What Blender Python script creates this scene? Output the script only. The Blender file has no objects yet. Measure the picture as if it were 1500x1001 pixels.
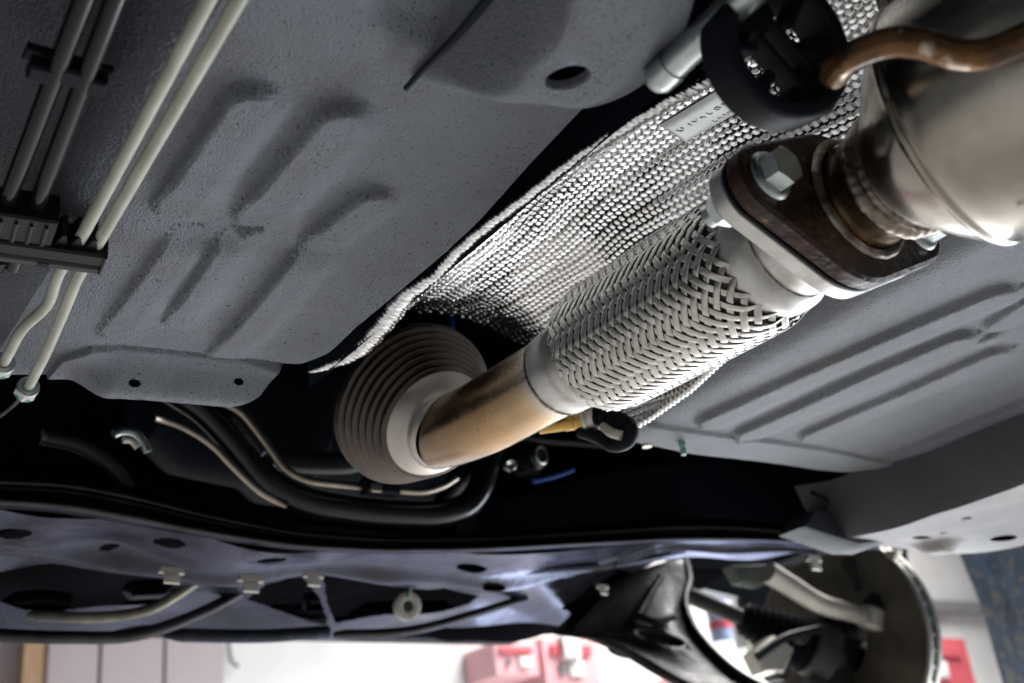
import bpy, bmesh, math, random
import numpy as np
from mathutils import Vector, Matrix

random.seed(7)
rng = np.random.default_rng(7)
SC = bpy.context.scene
COL = SC.collection

# ------------------------------------------------------------------ camera
# World axes follow the car: X across the car, Y to its front, Z up, metres, lens at the origin.
FPX = 1700.0
Fv = np.array([-.5697, .4009, .7174]); Fv /= np.linalg.norm(Fv)
Rv = np.array([.8150, .1635, .5560]); Rv -= Fv * (Rv @ Fv); Rv /= np.linalg.norm(Rv)
Uv = np.array([-.1056, -.9015, .4199]); Uv -= Fv * (Uv @ Fv); Uv -= Rv * (Uv @ Rv); Uv /= np.linalg.norm(Uv)
WM = np.array([Rv, Fv, Uv])
cd = bpy.data.cameras.new('camera'); cam = bpy.data.objects.new('camera', cd); COL.objects.link(cam)
cd.sensor_width = 36.0; cd.lens = 36.0 * FPX / 1500.0
cd.clip_start = 0.01; cd.clip_end = 200
cx, cy, cz = WM[:, 0], -WM[:, 1], -WM[:, 2]
cam.matrix_world = Matrix(((cx[0], cy[0], cz[0], 0), (cx[1], cy[1], cz[1], 0), (cx[2], cy[2], cz[2], 0), (0, 0, 0, 1)))
cd.dof.use_dof = True; cd.dof.focus_distance = 0.61; cd.dof.aperture_fstop = 9.5
SC.camera = cam

# ------------------------------------------------------------------ world, lamps, exposure
w = bpy.data.worlds.new("World"); SC.world = w; w.use_nodes = True
bg = w.node_tree.nodes['Background']
bg.inputs[0].default_value = (0.74, 0.84, 1.0, 1); bg.inputs[1].default_value = 0.16
def area(name, loc, target, size, power, col, spread=180):
    d = bpy.data.lights.new(name, 'AREA'); d.energy = power; d.color = col
    d.spread = math.radians(spread); d.shape = 'RECTANGLE'; d.size = size[0]; d.size_y = size[1]
    o = bpy.data.objects.new(name, d); COL.objects.link(o)
    o.location = loc
    o.rotation_euler = (Vector(target) - Vector(loc)).to_track_quat('-Z', 'Y').to_euler()
    return o
area('workshop_door_light', (3.4, 1.5, -0.75), (0.42, 0.42, 0.3), (3.4, 2.2), 150, (0.84, 0.92, 1.0))
area('ceiling_or_fill_light', (4.3, 2.3, 2.9), (3.7, 2.6, -1.35), (3.0, 2.4), 285, (1.0, 0.98, 0.96), 110)
area('ceiling_or_fill_light', (-2.0, 1.0, 2.9), (-1.3, 1.1, -1.35), (2.4, 2.4), 55, (1.0, 0.99, 0.97), 110)  # added fill lamp on the left, no fitting known; brightens shield and floor
SC.view_settings.view_transform = 'Standard'; SC.view_settings.look = 'None'
SC.view_settings.exposure = 0.15; SC.view_settings.gamma = 1.0
SC.render.engine = 'CYCLES'
SC.cycles.use_denoising = True
SC.cycles.max_bounces = 8
SC.cycles.sample_clamp_indirect = 6.0

# ------------------------------------------------------------------ helpers: where a ray of the survey meets the place
def ray(px, py): return WM @ np.array([(px - 750) / FPX, (py - 500.5) / FPX, 1.])
def az(px, py, z): d = ray(px, py); return d * (z / d[2])
def ay(px, py, y): d = ray(px, py); return d * (y / d[1])
def ax(px, py, x): d = ray(px, py); return d * (x / d[0])
def ad(px, py, t): return ray(px, py) * t

def props(o, label=None, cat=None, group=None, kind=None):
    if label: o['label'] = label
    if cat: o['category'] = cat
    if group: o['group'] = group
    if kind: o['kind'] = kind
    return o

def thing(name, loc, label, cat, group=None):
    o = bpy.data.objects.new(name, None); COL.objects.link(o)
    o.location = tuple(loc); o.empty_display_size = .02
    return props(o, label, cat, group)

def wloc(o):
    v = Vector((0, 0, 0))
    while o: v += o.location; o = o.parent
    return np.array(v)

def link(name, me, parent=None, org=None):
    o = bpy.data.objects.new(name, me); COL.objects.link(o)
    if parent:
        o.parent = parent
        if org is not None: o.location = tuple(np.array(org) - wloc(parent))
    elif org is not None: o.location = tuple(org)
    return o

def mk(name, V, F, m, parent=None, smooth=True):
    """verts in world metres -> one mesh object with its origin in its own middle (or its thing's base)"""
    V = np.asarray(V, float).reshape(-1, 3)
    org = (V.min(0) + V.max(0)) / 2
    me = bpy.data.meshes.new(name)
    L = V - org
    if isinstance(F, np.ndarray):
        n, k = F.shape
        me.vertices.add(len(L)); me.vertices.foreach_set('co', L.ravel())
        me.loops.add(n * k); me.loops.foreach_set('vertex_index', F.ravel().astype(np.int32))
        me.polygons.add(n); me.polygons.foreach_set('loop_start', (np.arange(n) * k).astype(np.int32))
        me.update(calc_edges=True); me.validate()
    else:
        me.from_pydata(L.tolist(), [], F)
    if smooth: me.polygons.foreach_set('use_smooth', np.ones(len(me.polygons), bool))
    me.materials.append(m)
    me.update()
    return link(name, me, parent, org)

def sharp(o, ang=35):
    me = o.data
    bm = bmesh.new(); bm.from_mesh(me); a = math.radians(ang)
    for e in bm.edges:
        if len(e.link_faces) == 2 and e.calc_face_angle(0) > a: e.smooth = False
    bm.to_mesh(me); bm.free(); return o

def grid_faces(nu, nv, wu=False, wv=False):
    iu = np.arange(nu if wu else nu - 1); iv = np.arange(nv if wv else nv - 1)
    a, b = np.meshgrid(iu, iv, indexing='ij')
    a2, b2 = (a + 1) % nu, (b + 1) % nv
    return np.stack([a * nv + b, a2 * nv + b, a2 * nv + b2, a * nv + b2], -1).reshape(-1, 4)

def spline(P, n):
    P = np.asarray(P, float)
    if len(P) == 2: return P[0] + (P[1] - P[0]) * np.linspace(0, 1, n)[:, None]
    d = np.r_[0, np.cumsum(np.sqrt(np.linalg.norm(np.diff(P, axis=0), axis=1)) + 1e-9)]
    m = np.gradient(P, d, axis=0)
    t = np.linspace(0, d[-1], n); k = np.clip(np.searchsorted(d, t, 'right') - 1, 0, len(P) - 2)
    h = (d[k + 1] - d[k])[:, None]; s = ((t - d[k])[:, None]) / h
    return ((1 + 2 * s) * (1 - s) ** 2 * P[k] + s * (1 - s) ** 2 * h * m[k] + s * s * (3 - 2 * s) * P[k + 1] + s * s * (s - 1) * h * m[k + 1])

def round_path(P, r, n=6):
    """polyline with its corners rounded by radius r (a bent tube)"""
    P = [np.asarray(p, float) for p in P]; out = [P[0]]
    for a, b, c in zip(P, P[1:], P[2:]):
        u, v = a - b, c - b; lu, lv = np.linalg.norm(u), np.linalg.norm(v); k = min(r, lu * .48, lv * .48)
        p, q = b + u / lu * k, b + v / lv * k
        for t in np.linspace(0, 1, n): out.append((1 - t) ** 2 * p + 2 * t * (1 - t) * b + t * t * q)
    out.append(P[-1]); return np.array(out)

def tube_vf(C, R, seg=14, caps=True):
    C = np.asarray(C, float); n = len(C); R = np.broadcast_to(R, n)
    T = np.gradient(C, axis=0); T /= np.linalg.norm(T, axis=1)[:, None]
    u = np.cross(T[0], [0, 0, 1.]);
    if np.linalg.norm(u) < 1e-3: u = np.cross(T[0], [1., 0, 0])
    u /= np.linalg.norm(u); a = np.linspace(0, 2 * np.pi, seg, endpoint=False); V = []
    for i in range(n):
        u = u - T[i] * (u @ T[i]); u /= np.linalg.norm(u); v = np.cross(T[i], u)
        V.append(C[i] + R[i] * (np.cos(a)[:, None] * u + np.sin(a)[:, None] * v))
    V = np.concatenate(V); F = grid_faces(n, seg, False, True).tolist()
    if caps: F += [list(range(seg))[::-1], [(n - 1) * seg + k for k in range(seg)]]
    return V, F

def tube(name, C, R, m, parent=None, seg=14, caps=True):
    V, F = tube_vf(C, R, seg, caps); return sharp(mk(name, V, F, m, parent), 50)

def frame(axis, up=(0, 0, 1)):
    w_ = np.asarray(axis, float); w_ = w_ / np.linalg.norm(w_)
    u = np.cross(w_, up)
    if np.linalg.norm(u) < 1e-3: u = np.cross(w_, [1., 0, 0])
    u /= np.linalg.norm(u); return u, np.cross(w_, u), w_

def lathe(name, prof, org, axis, m, parent=None, seg=64, wob=None, ang=40):
    u, v, w_ = frame(axis); a = np.linspace(0, 2 * np.pi, seg, endpoint=False)
    V = []
    for t, r in prof:
        rr = r * (1 + (wob(t, a) if wob else 0))
        V.append(np.asarray(org) + w_ * t + (rr * np.cos(a))[:, None] * u + (rr * np.sin(a))[:, None] * v)
    F = grid_faces(len(prof), seg, False, True).tolist()
    return sharp(mk(name, np.concatenate(V), F, m, parent), ang)

def prism_vf(out2, org, u, v, w_, h, bev=0.0):
    """outline (2D) swept along w_ by h, with an optional chamfer round both rims"""
    O = np.asarray(out2, float); n = len(O)
    c = O.mean(0)
    d = np.roll(O, -1, 0) - np.roll(O, 1, 0); nn = np.stack([d[:, 1], -d[:, 0]], 1); nn /= np.linalg.norm(nn, axis=1)[:, None] + 1e-12
    area2 = np.sum(O[:, 0] * np.roll(O[:, 1], -1) - np.roll(O[:, 0], -1) * O[:, 1])
    if area2 < 0: nn = -nn
    rings = [(0, O)] if bev <= 0 else [(0, O - nn * bev), (bev, O)]
    rings += [(h, O)] if bev <= 0 else [(h - bev, O), (h, O - nn * bev)]
    V = np.concatenate([np.asarray(org) + P[:, :1] * u + P[:, 1:] * v + w_ * t for t, P in rings])
    F = grid_faces(len(rings), n, False, True).tolist()
    F += [list(range(n))[::-1], [(len(rings) - 1) * n + k for k in range(n)]]
    return V, F

def prism(name, out2, org, u, v, w_, h, m, parent=None, bev=0.0, ang=30):
    V, F = prism_vf(out2, org, np.asarray(u, float), np.asarray(v, float), np.asarray(w_, float), h, bev)
    return sharp(mk(name, V, F, m, parent), ang)

def box(name, lo, hi, m, parent=None, bev=.002):
    lo, hi = np.asarray(lo, float), np.asarray(hi, float); s = hi - lo
    return prism(name, [(0, 0), (s[0], 0), (s[0], s[1]), (0, s[1])], lo, (1, 0, 0), (0, 1, 0), (0, 0, 1), s[2], m, parent, bev)

def poly_slab(name, pts, thick, m, parent=None, direction=(0, 1, 0), bev=.002):
    """a plate: outline of 3D points, given a thickness along direction"""
    P = np.asarray(pts, float); n = len(P); d = np.asarray(direction, float); d = d / np.linalg.norm(d)
    c = P.mean(0); Q = P + (c - P) / np.linalg.norm(c - P, axis=1)[:, None] * bev
    V = np.concatenate([Q, P + d * bev, P + d * thick]); F = grid_faces(3, n, False, True).tolist()
    F += [list(range(n))[::-1], [2 * n + k for k in range(n)]]
    return sharp(mk(name, V, F, m, parent), 40)

def hexhead_vf(org, axis, af, h, rot=0., seg=36):
    u, v, w_ = frame(axis); a = np.linspace(0, 2 * np.pi, seg, endpoint=False) + rot
    ap = af / 2; rho = ap / np.cos((a - rot + np.pi / 6) % (np.pi / 3) - np.pi / 6)
    Rm = ap / math.cos(math.pi / 6); zc = h - .30 * (rho - ap * .93) * 1.0
    def ring(r, z): return np.asarray(org) + (r * np.cos(a))[:, None] * u + (r * np.sin(a))[:, None] * v + (np.zeros(seg) + z)[:, None] * w_
    V = np.concatenate([ring(rho, 0), ring(rho, zc), ring(np.full(seg, ap * .93), h)])
    F = grid_faces(3, seg, False, True).tolist() + [[2 * seg + k for k in range(seg)], list(range(seg))[::-1]]
    return V, F

def snoise(X, Y, scale, seed=0, octv=3):
    """cheap smooth noise from summed sines"""
    r = np.random.default_rng(seed); out = np.zeros_like(X); amp = 1.
    for o in range(octv):
        for k in range(5):
            th = r.uniform(0, 2 * np.pi); f = scale * 2 ** o * r.uniform(.6, 1.4); ph = r.uniform(0, 6.28)
            out += amp * np.sin(f * (X * math.cos(th) + Y * math.sin(th)) + ph) / 3
        amp *= .5
    return out

def seg_dist(X, Y, a, b):
    a, b = np.asarray(a[:2]), np.asarray(b[:2]); d = b - a
    t = np.clip(((X - a[0]) * d[0] + (Y - a[1]) * d[1]) / (d @ d), 0, 1)
    return np.hypot(X - a[0] - t * d[0], Y - a[1] - t * d[1])

def sstep(e0, e1, x):
    t = np.clip((x - e0) / (e1 - e0), 0, 1); return t * t * (3 - 2 * t)

# ------------------------------------------------------------------ materials
def mat(name, col, rough=.5, metal=0., col2=None, vscale=8., rvar=0., bump=0., bscale=400., bdist=.001, coat=0.,
        speck=None, speck_scale=300., speck_at=.62, aniso=None, spec=.5, contrast=(.35, .65)):
    m = bpy.data.materials.new(name); m.use_nodes = True; nt = m.node_tree; N = nt.nodes; L = nt.links
    b = N['Principled BSDF']; tc = N.new('ShaderNodeTexCoord')
    vec = tc.outputs['Object']
    if aniso:
        mp = N.new('ShaderNodeMapping'); mp.inputs['Scale'].default_value = aniso; L.new(vec, mp.inputs[0]); vec = mp.outputs[0]
    b.inputs['Roughness'].default_value = rough; b.inputs['Metallic'].default_value = metal
    b.inputs['Specular IOR Level'].default_value = spec
    if coat: b.inputs['Coat Weight'].default_value = coat; b.inputs['Coat Roughness'].default_value = .12
    n = N.new('ShaderNodeTexNoise'); n.inputs['Scale'].default_value = vscale; n.inputs['Detail'].default_value = 6; n.inputs['Roughness'].default_value = .6; L.new(vec, n.inputs['Vector'])
    c2 = col2 or tuple(c * .82 for c in col)
    rm = N.new('ShaderNodeValToRGB'); rm.color_ramp.elements[0].position = contrast[0]; rm.color_ramp.elements[1].position = contrast[1]
    rm.color_ramp.elements[0].color = (*c2, 1); rm.color_ramp.elements[1].color = (*col, 1); L.new(n.outputs['Fac'], rm.inputs[0])
    out = rm.outputs[0]
    if speck:
        n2 = N.new('ShaderNodeTexNoise'); n2.inputs['Scale'].default_value = speck_scale; n2.inputs['Detail'].default_value = 3; L.new(tc.outputs['Object'], n2.inputs['Vector'])
        r2 = N.new('ShaderNodeValToRGB'); r2.color_ramp.elements[0].position = speck_at; r2.color_ramp.elements[1].position = speck_at + .06; L.new(n2.outputs['Fac'], r2.inputs[0])
        mx = N.new('ShaderNodeMix'); mx.data_type = 'RGBA'; L.new(r2.outputs[0], mx.inputs['Factor']); L.new(out, mx.inputs['A']); mx.inputs['B'].default_value = (*speck, 1); out = mx.outputs['Result']
    L.new(out, b.inputs['Base Color'])
    if rvar:
        mr = N.new('ShaderNodeMapRange'); mr.inputs['To Min'].default_value = max(.02, rough - rvar); mr.inputs['To Max'].default_value = min(1, rough + rvar); mr.inputs['From Min'].default_value = .3; mr.inputs['From Max'].default_value = .7
        L.new(n.outputs['Fac'], mr.inputs[0]); L.new(mr.outputs[0], b.inputs['Roughness'])
    if bump:
        n3 = N.new('ShaderNodeTexNoise'); n3.inputs['Scale'].default_value = bscale; n3.inputs['Detail'].default_value = 3; L.new(vec, n3.inputs['Vector'])
        bp = N.new('ShaderNodeBump'); bp.inputs['Strength'].default_value = bump; bp.inputs['Distance'].default_value = bdist; L.new(n3.outputs['Fac'], bp.inputs['Height']); L.new(bp.outputs[0], b.inputs['Normal'])
    return m

def tint_along(m, stops, axis=1, wob=.006, wscale=60):
    """lay a heat-tint colour ramp along one object axis (metres): stops = [(pos, colour)]; multiplies the base colour"""
    nt = m.node_tree; N = nt.nodes; L = nt.links; b = N['Principled BSDF']
    src = b.inputs['Base Color'].links[0].from_socket
    tc = N.new('ShaderNodeTexCoord'); sp = N.new('ShaderNodeSeparateXYZ'); L.new(tc.outputs['Object'], sp.inputs[0])
    nz = N.new('ShaderNodeTexNoise'); nz.inputs['Scale'].default_value = wscale; nz.inputs['Detail'].default_value = 4; L.new(tc.outputs['Object'], nz.inputs['Vector'])
    ml = N.new('ShaderNodeMath'); ml.operation = 'MULTIPLY_ADD'; L.new(nz.outputs['Fac'], ml.inputs[0]); ml.inputs[1].default_value = wob * 2; L.new(sp.outputs[axis], ml.inputs[2])
    lo, hi = stops[0][0], stops[-1][0]
    mr = N.new('ShaderNodeMapRange'); mr.inputs['From Min'].default_value = lo + wob; mr.inputs['From Max'].default_value = hi + wob; L.new(ml.outputs[0], mr.inputs[0])
    rp = N.new('ShaderNodeValToRGB'); L.new(mr.outputs[0], rp.inputs[0]); e = rp.color_ramp.elements
    while len(e) < len(stops): e.new(.5)
    for k, (p, c) in enumerate(stops): e[k].position = (p - lo) / (hi - lo); e[k].color = (*c, 1)
    mx = N.new('ShaderNodeMix'); mx.data_type = 'RGBA'; mx.blend_type = 'MULTIPLY'; mx.inputs['Factor'].default_value = 1
    L.new(src, mx.inputs['A']); L.new(rp.outputs[0], mx.inputs['B']); L.new(mx.outputs['Result'], b.inputs['Base Color'])
    return m

M = {}
M['underseal'] = mat('grey_underseal', (.262, .283, .328), .55, col2=(.20, .216, .254), vscale=9, bump=1.0, bscale=1050, bdist=.0032, speck=(.035, .036, .04), speck_scale=620, speck_at=.625, rvar=.08)
M['underseal_far'] = mat('grey_underseal_smooth', (.215, .23, .265), .52, col2=(.15, .16, .185), vscale=8, bump=1.0, bscale=850, bdist=.0032, speck=(.05, .052, .056), speck_scale=560, speck_at=.64)
def grime(m, col, scale, lo, hi, amt):
    nt = m.node_tree; N = nt.nodes; L = nt.links; b = N['Principled BSDF']; src = b.inputs['Base Color'].links[0].from_socket
    tc = N.new('ShaderNodeTexCoord'); n = N.new('ShaderNodeTexNoise'); n.inputs['Scale'].default_value = scale; n.inputs['Detail'].default_value = 8; n.inputs['Roughness'].default_value = .65; L.new(tc.outputs['Object'], n.inputs['Vector'])
    mr = N.new('ShaderNodeMapRange'); mr.inputs['From Min'].default_value = lo; mr.inputs['From Max'].default_value = hi; mr.inputs['To Max'].default_value = amt; L.new(n.outputs['Fac'], mr.inputs[0])
    mx = N.new('ShaderNodeMix'); mx.data_type = 'RGBA'; L.new(mr.outputs[0], mx.inputs['Factor']); L.new(src, mx.inputs['A']); mx.inputs['B'].default_value = (*col, 1); L.new(mx.outputs['Result'], b.inputs['Base Color'])
grime(M['underseal'], (.18, .165, .15), 22, .50, .74, .6); grime(M['underseal'], (.09, .095, .11), 7, .5, .75, .55)
grime(M['underseal_far'], (.20, .18, .16), 18, .5, .72, .6); grime(M['underseal_far'], (.09, .095, .11), 6, .5, .75, .5)
M['underseal_dark'] = mat('underseal_painted_shade', (.055, .062, .08), .45, col2=(.03, .034, .046), vscale=16, bump=1.0, bscale=600, bdist=.0012, rvar=.12)  # darker underseal colour standing in for shade on the left side
M['dusty'] = mat('dusty_underseal', (.30, .265, .25), .6, col2=(.16, .15, .16), vscale=9, bump=.4, bscale=300, bdist=.001)
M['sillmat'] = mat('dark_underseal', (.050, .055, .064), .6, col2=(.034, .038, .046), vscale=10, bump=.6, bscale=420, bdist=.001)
M['void'] = mat('navy_black_for_shade', (.011, .016, .026), .6, col2=(.007, .010, .017), spec=.15)  # near-black that carries the shade of the bay in its colour
M['black'] = mat('black_paint', (.008, .008, .010), .18, col2=(.006, .006, .007), spec=.6, bump=.1, bscale=120)
M['ecoat'] = mat('black_dip_paint', (.055, .060, .080), .22, .45, col2=(.034, .033, .036), vscale=18, rvar=.10, bump=.25, bscale=38, bdist=.004, speck=(.12, .115, .115), speck_scale=150, speck_at=.67)
M['ecoat'].node_tree.nodes['Principled BSDF'].inputs['IOR'].default_value = 1.28
M['ecoat'].node_tree.nodes['Principled BSDF'].inputs['Specular Tint'].default_value = (.52, .57, .86, 1)
M['gloss'] = mat('glossy_black_enamel', (.09, .09, .10), .34, 1., col2=(.06, .055, .05), vscale=22, rvar=.08, bump=.25, bscale=40, bdist=.003)
M['gloss'].node_tree.nodes['Principled BSDF'].inputs['Specular Tint'].default_value = (.42, .44, .55, 1)
M['foldlight'] = mat('khaki_reflection_edge', (.22, .20, .14), .45, .3, col2=(.07, .065, .06), vscale=30)  # khaki colour stands in for a yellowish reflection along the fold
M['armmat'] = mat('grimy_brown_black_paint', (.030, .026, .026), .42, col2=(.016, .015, .016), vscale=30, bump=.5, bscale=120, bdist=.002, rvar=.12)
M['armmat'].node_tree.nodes['Principled BSDF'].inputs['IOR'].default_value = 1.3
M['pan'] = mat('black_pan_paint', (.007, .007, .009), .7, spec=.0)
M['pan'].node_tree.nodes['Principled BSDF'].inputs['IOR'].default_value = 1.08
M['rubber'] = mat('black_rubber', (.006, .008, .012), .45, col2=(.010, .012, .016), vscale=30, bump=.15, bscale=300, spec=.12)
M['plastic'] = mat('black_plastic', (.007, .007, .009), .4, col2=(.005, .005, .006), bump=.15, bscale=500, spec=.25)
M['plastic_edge'] = mat('worn_grey_plastic', (.045, .040, .044), .5, col2=(.03, .027, .03), vscale=40, spec=.3)
M['cream'] = mat('cream_coating', (.46, .46, .39), .42, col2=(.34, .34, .28), vscale=50, speck=(.2, .19, .15), speck_scale=260, speck_at=.72)
M['darkline'] = mat('dark_plastic_hose', (.005, .006, .009), .14, col2=(.011, .010, .010), vscale=24, spec=.22)
M['zinc'] = mat('zinc_plate', (.62, .66, .65), .34, 1., col2=(.46, .5, .5), vscale=70, rvar=.1, bump=.08, bscale=500)
M['teal'] = mat('teal_paint_mark', (.0, .26, .21), .4, col2=(.0, .19, .16))
M['alu'] = mat('embossed_aluminium', (.88, .88, .885), .26, 1., col2=(.78, .78, .78), vscale=20, rvar=.06)
M['groove'] = mat('shade_painted_in_pressed_grooves', (.022, .023, .026), .5, .3, col2=(.012, .012, .014), vscale=60)  # shade between the pressed cells, put into the colour
M['alu_flat'] = mat('dull_aluminium', (.42, .415, .40), .55, 1., col2=(.36, .355, .345), vscale=60, bump=.1, bscale=700)
M['pipe'] = mat('heat_tinted_steel', (.78, .75, .72), .25, 1., col2=(.56, .52, .48), vscale=26, rvar=.08, bump=.12, bscale=60, bdist=.0006, speck=(.4, .33, .26), speck_scale=90, speck_at=.68)
M['collar'] = mat('aluminised_steel', (.70, .69, .67), .38, 1., col2=(.50, .48, .46), vscale=35, rvar=.12, bump=.12, bscale=180, bdist=.0006, speck=(.36, .28, .2), speck_scale=75, speck_at=.70)
M['braid'] = mat('stainless_braid', (.62, .60, .565), .22, 1., col2=(.44, .42, .385), vscale=90, rvar=.07, bump=.22, bscale=900, bdist=.0003, aniso=(1, 1, 1))
M['liner'] = mat('dark_bellows', (.05, .045, .04), .5, .6, col2=(.03, .028, .025))
M['rust'] = mat('rusty_steel', (.05, .017, .010), .45, .35, col2=(.018, .011, .009), vscale=60, contrast=(.4, .62), bump=.7, bscale=240, bdist=.0014, speck=(.17, .085, .035), speck_scale=190, speck_at=.645, rvar=.15)
M['stub'] = mat('blued_gold_steel', (.62, .50, .34), .24, 1., col2=(.22, .15, .10), vscale=30, rvar=.08, bump=.15, bscale=140, bdist=.0006, aniso=(1, .25, 1))
M['weld'] = mat('weld_bead_steel', (.36, .30, .25), .33, 1., col2=(.10, .07, .06), vscale=80, bump=.5, bscale=260, bdist=.001, speck=(.6, .42, .2), speck_scale=150, speck_at=.66)
M['muffler'] = mat('dusty_stainless', (.60, .565, .515), .25, 1., col2=(.34, .30, .25), vscale=11, rvar=.12, bump=.25, bscale=45, bdist=.001, speck=(.16, .13, .10), speck_scale=70, speck_at=.70)
M['cone'] = mat('browned_steel_cone', (.135, .112, .100), .36, 1., col2=(.06, .05, .044), vscale=18, rvar=.1, bump=.08, bscale=140)
M['hookrod'] = mat('rusty_gilt_rod', (.24, .115, .035), .20, .55, col2=(.030, .020, .016), vscale=30, contrast=(.47, .66), bump=.35, bscale=130, bdist=.0012, speck=(.55, .45, .36), speck_scale=70, speck_at=.62, rvar=.12)
M['steel_line'] = mat('bare_steel_line', (.52, .45, .38), .34, 1., col2=(.34, .28, .23), vscale=30)
M['brass'] = mat('brass_sensor', (.62, .40, .12), .36, 1., col2=(.45, .27, .08), vscale=60)
M['blue'] = mat('blue_wire_cover', (.01, .08, .40), .4, col2=(.008, .06, .3))
M['cast'] = mat('cast_aluminium', (.66, .62, .55), .5, .6, col2=(.5, .46, .40), vscale=25, bump=.2, bscale=160)
M['disc'] = mat('machined_iron', (.50, .49, .45), .38, 1., col2=(.36, .34, .31), vscale=20)
M['discface'] = mat('rusty_disc_face', (.15, .13, .095), .5, .4, col2=(.07, .06, .045), vscale=16)
M['iron'] = mat('dirty_cast_iron', (.055, .05, .045), .55, .3, col2=(.03, .028, .026), vscale=25, bump=.3, bscale=120)
M['green'] = mat('grey_green_bracket', (.11, .13, .11), .5, col2=(.08, .095, .08))
M['wall'] = mat('white_plaster', (.74, .73, .72), .8, col2=(.56, .55, .54), vscale=1.6, bump=.2, bscale=20, bdist=.003)
M['doorpaint'] = mat('pinkish_grey_board', (.46, .39, .39), .6, col2=(.40, .34, .35), vscale=1.6)
M['wood'] = mat('tan_wood', (.46, .30, .17), .55, col2=(.34, .21, .12), vscale=10, aniso=(6, 6, .6))
M['brownwood'] = mat('brown_wood', (.13, .06, .04), .55, col2=(.09, .04, .03), vscale=10)
M['red'] = mat('red_paint', (.55, .10, .12), .45, col2=(.5, .09, .11), vscale=6)
M['palered'] = mat('washed_out_red', (.74, .42, .44), .55, col2=(.68, .36, .39), vscale=6)  # red paled so the colour itself carries the glare
M['white'] = mat('white_enamel', (.8, .8, .8), .4)
M['grey'] = mat('mid_grey_paint', (.22, .22, .22), .5)
M['liftblue'] = mat('chipped_blue_paint', (.045, .072, .12), .5, col2=(.022, .032, .05), vscale=12, speck=(.13, .108, .095), speck_scale=42, speck_at=.53, bump=.5, bscale=40, bdist=.002, rvar=.15)
M['concrete'] = mat('pale_concrete', (.56, .55, .53), .6, col2=(.45, .44, .42), vscale=3, bump=.2, bscale=60)
M['paleblue'] = mat('pale_blue_enamel', (.36, .42, .62), .4)
M['cleartape'] = mat('pale_teal_tag', (.25, .5, .46), .4)

grime(M['muffler'], (.34, .22, .10), 8, .50, .72, .7); grime(M['muffler'], (.10, .09, .08), 26, .60, .75, .6); grime(M['collar'], (.30, .26, .21), 30, .56, .74, .6)

# ------------------------------------------------------------------ workshop setting
gv = np.array([(-12, -12, -1.35), (14, -12, -1.35), (14, 12, -1.35), (-12, 12, -1.35)])
props(mk('ground', gv, [[0, 1, 2, 3]], M['concrete'], smooth=False), 'pale concrete workshop floor under the raised car', None, None, 'structure')
WY = 4.0
wall = box('wall', (-4, WY, -1.35), (9, WY + .15, 3.4), M['wall'])
props(wall, 'white plastered workshop wall at the far end behind the car', 'wall')
def on_wall(px, py, y=WY): return ay(px, py, y)
def wall_box(name, x0, y0, x1, y1, depth, m, parent=None, back=WY):
    a, b = on_wall(x0, y1, back - depth), on_wall(x1, y0, back - depth)
    return box(name, (a[0], back - depth, min(a[2], b[2])), (b[0], back - .002, max(a[2], b[2])), m, parent, .004)
a = on_wall(-60, 900); b = on_wall(322, 900)
d_ = thing('board_door', ((a[0] + b[0]) / 2, WY, -1.35), 'pinkish grey board door set against the white wall', 'door')
xs = np.linspace(a[0], b[0], 5)
for k in range(4): box('panel', (xs[k] + .006, WY - .05, -1.35), (xs[k + 1] - .006, WY - .003, 1.6), M['doorpaint'], d_, .006)
p0 = on_wall(34, 950, WY - .1); p1 = on_wall(62, 950, WY - .1); p2 = on_wall(72, 950, WY - .1)
o = box('wooden_post', (p0[0], WY - .12, -1.35), (p1[0], WY - .052, 1.7), M['wood']); props(o, 'tan wooden post in front of the pinkish grey door', 'post')
o = box('dark_wood_strip', (p1[0] + .004, WY - .1, -1.35), (p2[0], WY - .052, 1.7), M['brownwood']); props(o, 'thin dark brown strip alongside the tan wooden post', 'wood strip')
def red_case(x0, y0, x1, y1, label, m, extra):
    P = on_wall((x0 + x1) / 2, y1, WY - .12)
    t = thing('tool_case', P, label, 'tool case', 'red tool cases by the white wall')
    A = wall_box('case', x0, y0, x1, y1, .22, m, t)
    sx, sy = (x1 - x0), (y1 - y0)
    wall_box('lid', x0 + sx * .1, y0 + sy * .12, x1 - sx * .1, y0 + sy * .32, .235, M['red'], t)
    wall_box('sticker', x0 + sx * extra, y0 + sy * .42, x0 + sx * (extra + .25), y0 + sy * .72, .235, M['white'], t)
    wall_box('latch', x0 + sx * .3, y0 + sy * .5, x0 + sx * .4, y0 + sy * .65, .24, M['grey'], t)
red_case(728, 942, 785, 990, 'small pale red case with a white sticker, left of the larger one', M['palered'], .62)
red_case(802, 936, 872, 1012, 'larger pale red case with a bright white tag hanging over it', M['palered'], .5)
red_case(1338, 936, 1412, 1015, 'red case seen right of the brake disc near the blue lift post', M['red'], .4)
o = wall_box('white_tag', 829, 930, 848, 964, .26, M['white']); props(o, 'bright white paper tag in front of the larger red case', 'tag')
o = wall_box('wall_ledge', 1330, 884, 1460, 893, .05, M['grey']); props(o, 'thin grey ledge across the white wall beside the lift post', 'ledge')
o = wall_box('pink_box', 1010, 985, 1036, 1020, .2, M['palered']); props(o, 'pink box low by the wall under the control arm', 'box')
P = on_wall(335, 945, WY - .02)
V, F = tube_vf(round_path([P + (0, 0, .06), P, P + (0.01, 0, -.06), P + (.035, 0, -.075)], .02), .008, 8)
props(mk('wall_hook', V, F, M['grey']), 'small grey hook hanging on the white wall beside the door', 'hook')
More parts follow.
